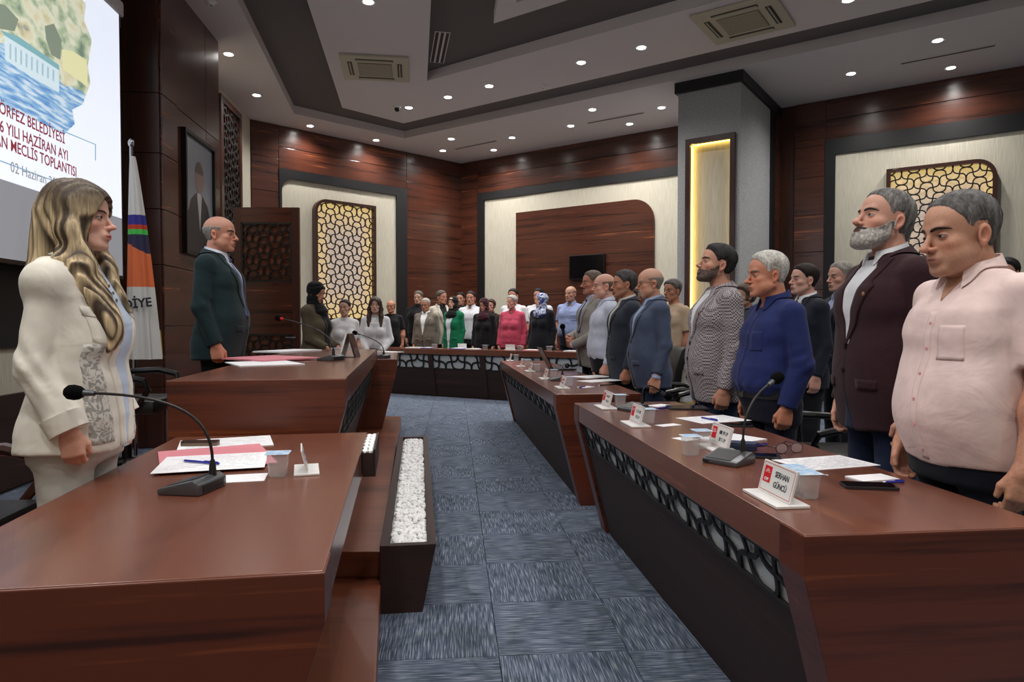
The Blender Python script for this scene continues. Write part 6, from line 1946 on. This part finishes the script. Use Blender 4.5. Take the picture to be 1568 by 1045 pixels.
# near right row
who('heavy man in a pale pink short sleeved shirt nearest the camera on the right', 1482, 2.17, 283, 187, near=2, hs=1.15, hc=(0, .035, 1.61), belly=.075, wide=1.07, neck=1.12, yaw=-3, pitch=-7,
    head=dict(fat=.4, jaw=1.0, nose=1.1, w=1.0), skin=(205, 154, 129), hair=(66, 64, 64), hair2=(112, 110, 110), brow=(52, 42, 38), ht=.006, recede=.014, recede_mid=1, stubble=.22, shade=.6, eyes=.45, armhair=1,
    arms={0: dict(curl=.6)}, trousers=(20, 24, 38),
    top=dict(kind='shirt', col=(236, 212, 208), sleeve='short', hem=.86, open_neck=.085, gap=.55, pocket=1, btn=(222, 160, 160), fold=.0055, slen=.78))
who('tall man in a maroon blazer with grey beard and tied back grey hair', 1352, 2.85, 285, 184, near=2, belly=.035, wide=1.03, yaw=4, pitch=13, hc=(0, .004, 1.632),
    head=dict(nose=1.08), skin=(214, 163, 143), hair=(70, 68, 68), hair2=(140, 138, 136), brow=(50, 44, 42), style='slick', ht=.009, recede=.012, recede_mid=1, beard=.0085, bcol=(170, 166, 162), bcol2=(50, 47, 46), stubble=.5, hs=1.05, eyes=.55,
    arms={0: dict(curl=.6)}, trousers=(32, 42, 70), top=dict(kind='suit', col=(50, 26, 33), v=1.14, inner=(214, 216, 222), gap=.4, pin=1, hem=.8, below=(30, 38, 62)))
who('white haired man in a royal blue long sleeved shirt and black belt', 1182, 3.65, 383, 188, near=2, belly=.085, wide=1.06, neck=1.12, yaw=-4, pitch=-2, hs=1.07, hc=(0, .035, 1.628),
    head=dict(fat=.9, jaw=1.08, nose=1.1), skin=(207, 143, 116), hair=(176, 174, 168), hair2=(214, 212, 206), brow=(110, 100, 92), ht=.016, recede=.014, recede_mid=1, eyes=.5,
    arms={0: dict(curl=.8, W=(.22, .04, .9))}, trousers=(24, 28, 44), belt=1, beltz=.955,
    top=dict(kind='shirt', col=(32, 43, 96), hem=.955, tuck=1, open_neck=.03, gap=.4, btn=(28, 36, 84), fold=.006, slr=(.064, .06, .05), pocket=1))
who('bearded man in a grey houndstooth blazer over a white t-shirt', 1097, 4.2, 371, 183, near=2, belly=.05, wide=1.02, yaw=2, pitch=14, hc=(0, .004, 1.632),
    head=dict(nose=.98), skin=(205, 154, 132), hair=(34, 32, 32), hair2=(56, 54, 54), brow=(34, 30, 28), ht=.016, beard=.003, bcol=(92, 80, 72), bcol2=(74, 64, 58), stubble=.5, eyes=.5,
    arms={0: dict(curl=.8)}, trousers=(34, 48, 74), top=dict(kind='suit', col=(142, 134, 138), pat='check', v=1.16, inner=(226, 228, 234), collar=False, lapel=True, pin=1, hem=.8, below=(34, 44, 70)))
# middle row
who('bald man with glasses in a slate blue blazer at the middle desk corner', 997, 5.45, 408, 186, near=1, belly=.06, wide=1.05, pitch=-4, skin=(214, 159, 134), hair=(150, 140, 132), style='ring', ht=.005, shade=.18,
    head=dict(fat=.4), glasses=1, beard=.006, bcol=(150, 138, 128), beardkind='goatee', arms={0: dict(curl=.5)}, trousers=(30, 40, 62),
    top=dict(kind='suit', col=(70, 80, 104), v=1.16, inner=(160, 176, 206), hem=.78, cuff=1, cuffup=.02))
who('dark haired man in a charcoal suit beside the bald man with glasses', 953, 6.02, 412, 184, near=1, X=1.0, belly=.04, skin=(193, 139, 112), hair=(52, 50, 50), hair2=(84, 82, 82), ht=.014, stubble=.3,
    arms={0: dict(curl=.6)}, top=dict(kind='suit', col=(46, 52, 64), v=1.16, inner=(206, 200, 192)))
who('bald man in a white shirt between two suited men', 921, 6.6, 417, 184, near=1, X=.9, belly=.06, skin=(224, 172, 152), hair=(120, 100, 90), style='ring', ht=.003, shade=.12, head=dict(fat=.4),
    arms={0: dict(curl=.6)}, top=dict(kind='shirt', col=(202, 210, 228), hem=.93, tuck=1, sleeve='long', gap=.3, fold=.005))
mu = who('moustached man in a light grey jacket holding a microphone', 900, 7.25, 413, 196, near=1, X=.86, belly=.04, skin=(195, 135, 112), hair=(92, 78, 70), hair2=(120, 106, 96), ht=.012, recede=.01, beard=.006, beardkind='mustache', bcol=(50, 40, 36), yaw=-6,
    arms={1: dict(E=(.25, .0, 1.14), W=(.1, .24, 1.06), hd=(-1, .25, -.2), th=(0, .2, 1), curl=.9), -1: dict(E=(.25, .0, 1.14), W=(.08, .25, 1.0), hd=(-1, .3, .2), th=(0, .2, 1), curl=.9)},
    top=dict(kind='suit', col=(150, 144, 138), v=1.14, inner=(180, 190, 214), tie=(44, 58, 96), cuff=1))
# behind the right rows
who('man in a beige t-shirt standing behind the bald man with glasses', 1030, 7.6, 427, 205, near=1, skin=(186, 132, 107), hair=(64, 60, 58), hair2=(120, 116, 112), ht=.02, yaw=10, trousers=(190, 180, 160), watch=1, arms={0: dict(curl=.6)},
    top=dict(kind='tee', col=(202, 178, 152), sleeve='short', hem=.86, slen=.8))
who('young man in a dark suit and tie behind the man in blue', 1232, 5.3, 402, 188, near=1, skin=(210, 163, 147), hair=(40, 32, 30), ht=.014, pitch=4, arms={0: dict(curl=.6)}, trousers=(16, 18, 24),
    top=dict(kind='suit', col=(26, 30, 42), v=1.18, inner=(226, 226, 232), tie=(20, 20, 28)))
who('grey haired man mostly hidden behind the maroon blazer', 1288, 5.65, 399, 190, near=1, skin=(199, 152, 134), hair=(120, 114, 108), hair2=(160, 154, 148), ht=.013, recede=.01, top=dict(kind='suit', col=(30, 36, 52), v=1.16, inner=(150, 160, 190)))
who('brown haired person half hidden behind the houndstooth blazer', 1142, 6.8, 434, 190, near=0, skin=(189, 146, 123), hair=(96, 82, 72), ht=.02, style='bob', fem=1, top=dict(kind='shirt', col=(60, 66, 84), hem=.86))
who('dark haired man seen low behind the right shoulder of the pink shirt', 1540, 5.6, 393, 215, near=0, skin=(184, 139, 120), hair=(26, 24, 24), ht=.014, top=dict(kind='suit', col=(28, 30, 38), v=1.16, inner=(200, 200, 206)))
who('dark haired person hidden by the collar of the pink shirt', 1508, 6.3, 388, 200, near=0, skin=(184, 139, 120), hair=(22, 20, 20), ht=.016, top=dict(kind='shirt', col=(40, 44, 60), hem=.86))
who('person in white half hidden between charcoal suit and slate blazer', 972, 8.3, 440, 220, near=0, skin=(184, 130, 109), hair=(60, 50, 44), ht=.014, top=dict(kind='shirt', col=(214, 214, 218), hem=.9, sleeve='short'))
# left side
who('woman with long blonde streaked hair in a cream denim and lace jacket', 120, 2.12, 272, 8, z0=S1, near=2, fem=1, part=.006, party=.022, partz=.0, yaw=2, pitch=1, skin=(226, 178, 159), lips=(176, 34, 48), brow=(70, 48, 38), bust=.92, wide=1.0,
    style='long', hair=(66, 52, 42), hair2=(214, 192, 154), ht=.016, locks=[((.06, .0, .03), (.088, .0, -.06)), ((.088, .0, -.06), (.098, .05, -.17)), ((.098, .05, -.17), (.1, .105, -.29)), ((.1, .105, -.29), (.095, .135, -.43))], eyes=.55, head=dict(nose=.95, jaw=.92),
    arms={0: dict(E=(.218, -.045, 1.13), W=(.225, .06, .925), curl=.75)}, trousers=(206, 203, 196),
    top=dict(kind='jacket', col=(232, 228, 217), v=.86, vw=.085, inner=(192, 208, 230), collar=False, open=1, lapel=False, pockets=False, buttons=0, hem=.84, rollcuff=1, cuffup=.0, denim=1, slr=(.056, .06, .058), fold=.006, sfold=.004, infl=.024, flare=.02))
who('bald man in a dark green suit standing at the presiding desk', 336, 4.7, 328, 6, z0=S2, near=2, belly=.06, wide=1.12, neck=1.05, yaw=-4, skin=(205, 148, 125), hair=(150, 146, 142), style='ring', ht=.004, shade=.12, brow=(60, 50, 46),
    head=dict(fat=.3, nose=1.08, jaw=1.03), arms={0: dict(curl=.95, W=(.215, .05, .88))}, trousers=(18, 22, 26), eyes=.5,
    top=dict(kind='suit', flare=.03, col=(22, 43, 47), v=1.08, inner=(206, 212, 228), tie=(96, 104, 150), cuff=0))
who('woman in a black headscarf and olive coat looking down', 484, 7.0, 429, 345, z0=S1, near=1, fem=1, pitch=-16, yaw=-6, skin=(205, 152, 129), style='hijab', scarf=(16, 16, 20), scarf_label='black headscarf',
    arms={0: dict(E=(.2, .02, 1.1), W=(.14, .2, 1.0), curl=.6)}, top=dict(kind='coat', col=(84, 76, 60), v=.7, inner=(18, 18, 22), collar=False, lapel=False, pockets=False, buttons=0, open=1))
who('dark haired woman in a white t-shirt before the lattice lamp', 528, 9.0, 457, 290, near=1, fem=1, skin=(207, 163, 143), hair=(34, 28, 26), style='bun', ht=.01, yaw=-25, trousers=(120, 112, 92),
    top=dict(kind='tee', col=(222, 222, 224), sleeve='short', hem=.9, slen=.8))
clasp = {0: dict(E=(.225, .0, 1.12), W=(.11, .2, .95), hd=(-1, .1, -.55), th=(0, .3, 1), curl=.5)}
who('long haired woman in a white blouse and khaki trousers with clasped hands', 575, 9.3, 453, 275, near=1, fem=1, skin=(216, 172, 154), hair=(52, 40, 34), hair2=(80, 60, 50), style='long', ht=.004, trousers=(108, 106, 84), belt=1, arms=clasp,
    top=dict(kind='shirt', col=(222, 222, 226), collar=False, hem=.97, tuck=1, slr=(.066, .07, .05), fold=.006))
who('bald man in a black t-shirt with glasses at the far end', 599, behind(599, .3), 459, 262, near=1, skin=(189, 132, 107), style='ring', hair=(70, 60, 56), ht=.003, glasses=1, belly=.06, top=dict(kind='tee', col=(18, 18, 22), sleeve='short', hem=.86, slen=.8))
# behind the back desk
who('grey haired man in black behind the brown grey jacket', 641, behind(641, 1.07), 445, 262, near=0, skin=(193, 152, 132), hair=(96, 92, 88), ht=.016, top=dict(kind='suit', col=(16, 16, 20), v=1.2, inner=(30, 30, 36)))
who('elderly man in a brown grey blazer and open white shirt', 652, behind(652, 0.27), 456, 255, near=1, skin=(184, 130, 105), hair=(140, 136, 130), hair2=(180, 176, 170), ht=.012, recede=.01, glasses=1, belly=.04, pitch=-6, trousers=(40, 40, 46), top=dict(kind='suit', col=(116, 108, 98), v=1.06, inner=(228, 228, 232), below=(20, 20, 26)))
who('man in a cream jacket turned towards the green blazer', 676, behind(676, 0.92), 444, 300, near=0, skin=(191, 135, 112), hair=(88, 80, 74), ht=.013, yaw=22, top=dict(kind='suit', col=(190, 184, 170), v=1.12, inner=(26, 30, 40)))
who('woman in a black headscarf and bright green blazer', 694, behind(694, 0.25), 452, 236, near=1, fem=1, skin=(216, 170, 145), style='hijab', scarf=(16, 16, 20), scarf_label='black headscarf', yaw=8,
    top=dict(kind='suit', col=(10, 110, 74), v=.84, inner=(206, 212, 222), collar=False, lapel=False, open=1, hem=.78, cuff=1, buttons=0, vw=.06))
who('dark haired man half hidden right behind the green blazer', 705, behind(705, 1.60), 447, 262, near=0, skin=(189, 141, 120), hair=(24, 22, 22), ht=.014, top=dict(kind='shirt', col=(30, 30, 36), hem=.9))
who('man in a white polo shirt between green blazer and burgundy scarf', 721, behind(721, 0.97), 445, 258, near=1, skin=(193, 141, 120), hair=(40, 34, 32), ht=.012, top=dict(kind='shirt', col=(224, 226, 234), sleeve='short', hem=.9, open_neck=.04))
who('woman in a burgundy headscarf and black buttoned jacket looking down', 741, behind(741, 0.25), 455, 250, near=1, fem=1, pitch=-16, skin=(199, 146, 125), style='hijab', scarf=(58, 26, 36), scarf_label='burgundy headscarf',
    top=dict(kind='shirt', col=(18, 19, 22), hem=.84, collar=False, btn=(60, 60, 66), slr=(.07, .062, .05)))
who('brown haired person almost hidden behind the burgundy scarf', 752, behind(752, 1.45), 458, 250, near=0, fem=1, skin=(189, 141, 123), hair=(70, 50, 42), style='bob', ht=.012, top=dict(kind='shirt', col=(50, 40, 40), hem=.86))
who('man in a white t-shirt behind the woman in pink', 786, behind(786, 0.97), 441, 248, near=1, skin=(184, 130, 107), hair=(32, 28, 26), ht=.012, belly=.05, top=dict(kind='tee', col=(222, 222, 226), sleeve='short', hem=.86, slen=.8))
who('grey haired woman in a rose pink shirt', 784, behind(784, 0.25), 451, 248, near=1, fem=1, yaw=-22, skin=(205, 152, 132), hair=(146, 142, 140), hair2=(186, 182, 180), style='crop', ht=.016, belly=.04, wide=1.12, bust=1.1,
    top=dict(kind='shirt', col=(192, 74, 98), hem=.84, slr=(.068, .062, .05), fold=.005, open_neck=.02))
who('person in white almost hidden behind the blue and white headscarf', 825, behind(825, 1.35), 441, 245, near=0, skin=(189, 141, 120), hair=(26, 24, 24), ht=.014, wide=1.06, top=dict(kind='tee', col=(216, 218, 224), sleeve='short', hem=.9))
who('woman in a blue and white headscarf and long black dress', 829, behind(829, 0.25), 447, 236, near=1, fem=1, yaw=-28, skin=(216, 170, 150), style='hijab', scarf=(50, 66, 140), scarfpat='scarf', scarf_label='blue and white patterned headscarf', wide=1.08, belly=.03,
    top=dict(kind='dress', col=(14, 16, 24), slr=(.068, .064, .052)))
who('balding man in a light blue short sleeved shirt by the television', 874, behind(874, .8), 437, 245, near=1, yaw=-14, skin=(195, 146, 125), hair=(110, 92, 82), style='ring', ht=.006, shade=.3, belly=.06, trousers=(40, 44, 70),
    top=dict(kind='shirt', col=(142, 156, 196), sleeve='short', hem=.95, tuck=1, pocket=1, open_neck=.02))
# the microphone in the moustached man's hands
rt, lc = mu
mm = frame((lc['x'], lc['y'], 0), R(196 - 90)); s_ = lc['s']
p0_ = mm @ Vector((.0, .30 * s_, .99 * s_)); p1_ = mm @ Vector((-.02, .335 * s_, 1.17 * s_))
t = thing('microphone', 'black handheld microphone in the hands of the moustached man', 'microphone')
b = B(); b.tube([p0_, p0_.lerp(p1_, .6), p1_], [.012, .014, .018], 12); ob('handle', b, 'blackp', t, smooth=True)
b = B(); b.ball(tuple(p1_ + (p1_ - p0_).normalized() * .02), .03, 14, 10); ob('windscreen', b, 'foam', t, smooth=True)

# chairs
ch = office_chair('black office chair with wooden arms behind the blonde woman', -1.86, 2.1, R(-90 + 8), S1, wood_arm=True)
chb = office_chair('black leather chair behind the man in the dark green suit', -2.55, 4.5, R(-90 + 8), S2)
for lb, cx_, cy_, an in (('black leather chair between the blue shirt and the maroon blazer', 1.92, 4.0, 92), ('black leather chair behind the pink shirted man', 2.25, 2.35, 92), ('black leather chair behind the maroon blazer', 2.2, 3.1, 92),
    ('black leather chair behind the man in the slate blazer', 1.63, 5.45, 95), ('black leather chair behind the charcoal suit', 1.55, 6.2, 95), ('black leather chair behind the bald man in white', 1.42, 6.95, 95)):
    chair_copy(chb, lb, cx_, cy_, R(an - 6 if an < 100 else an))
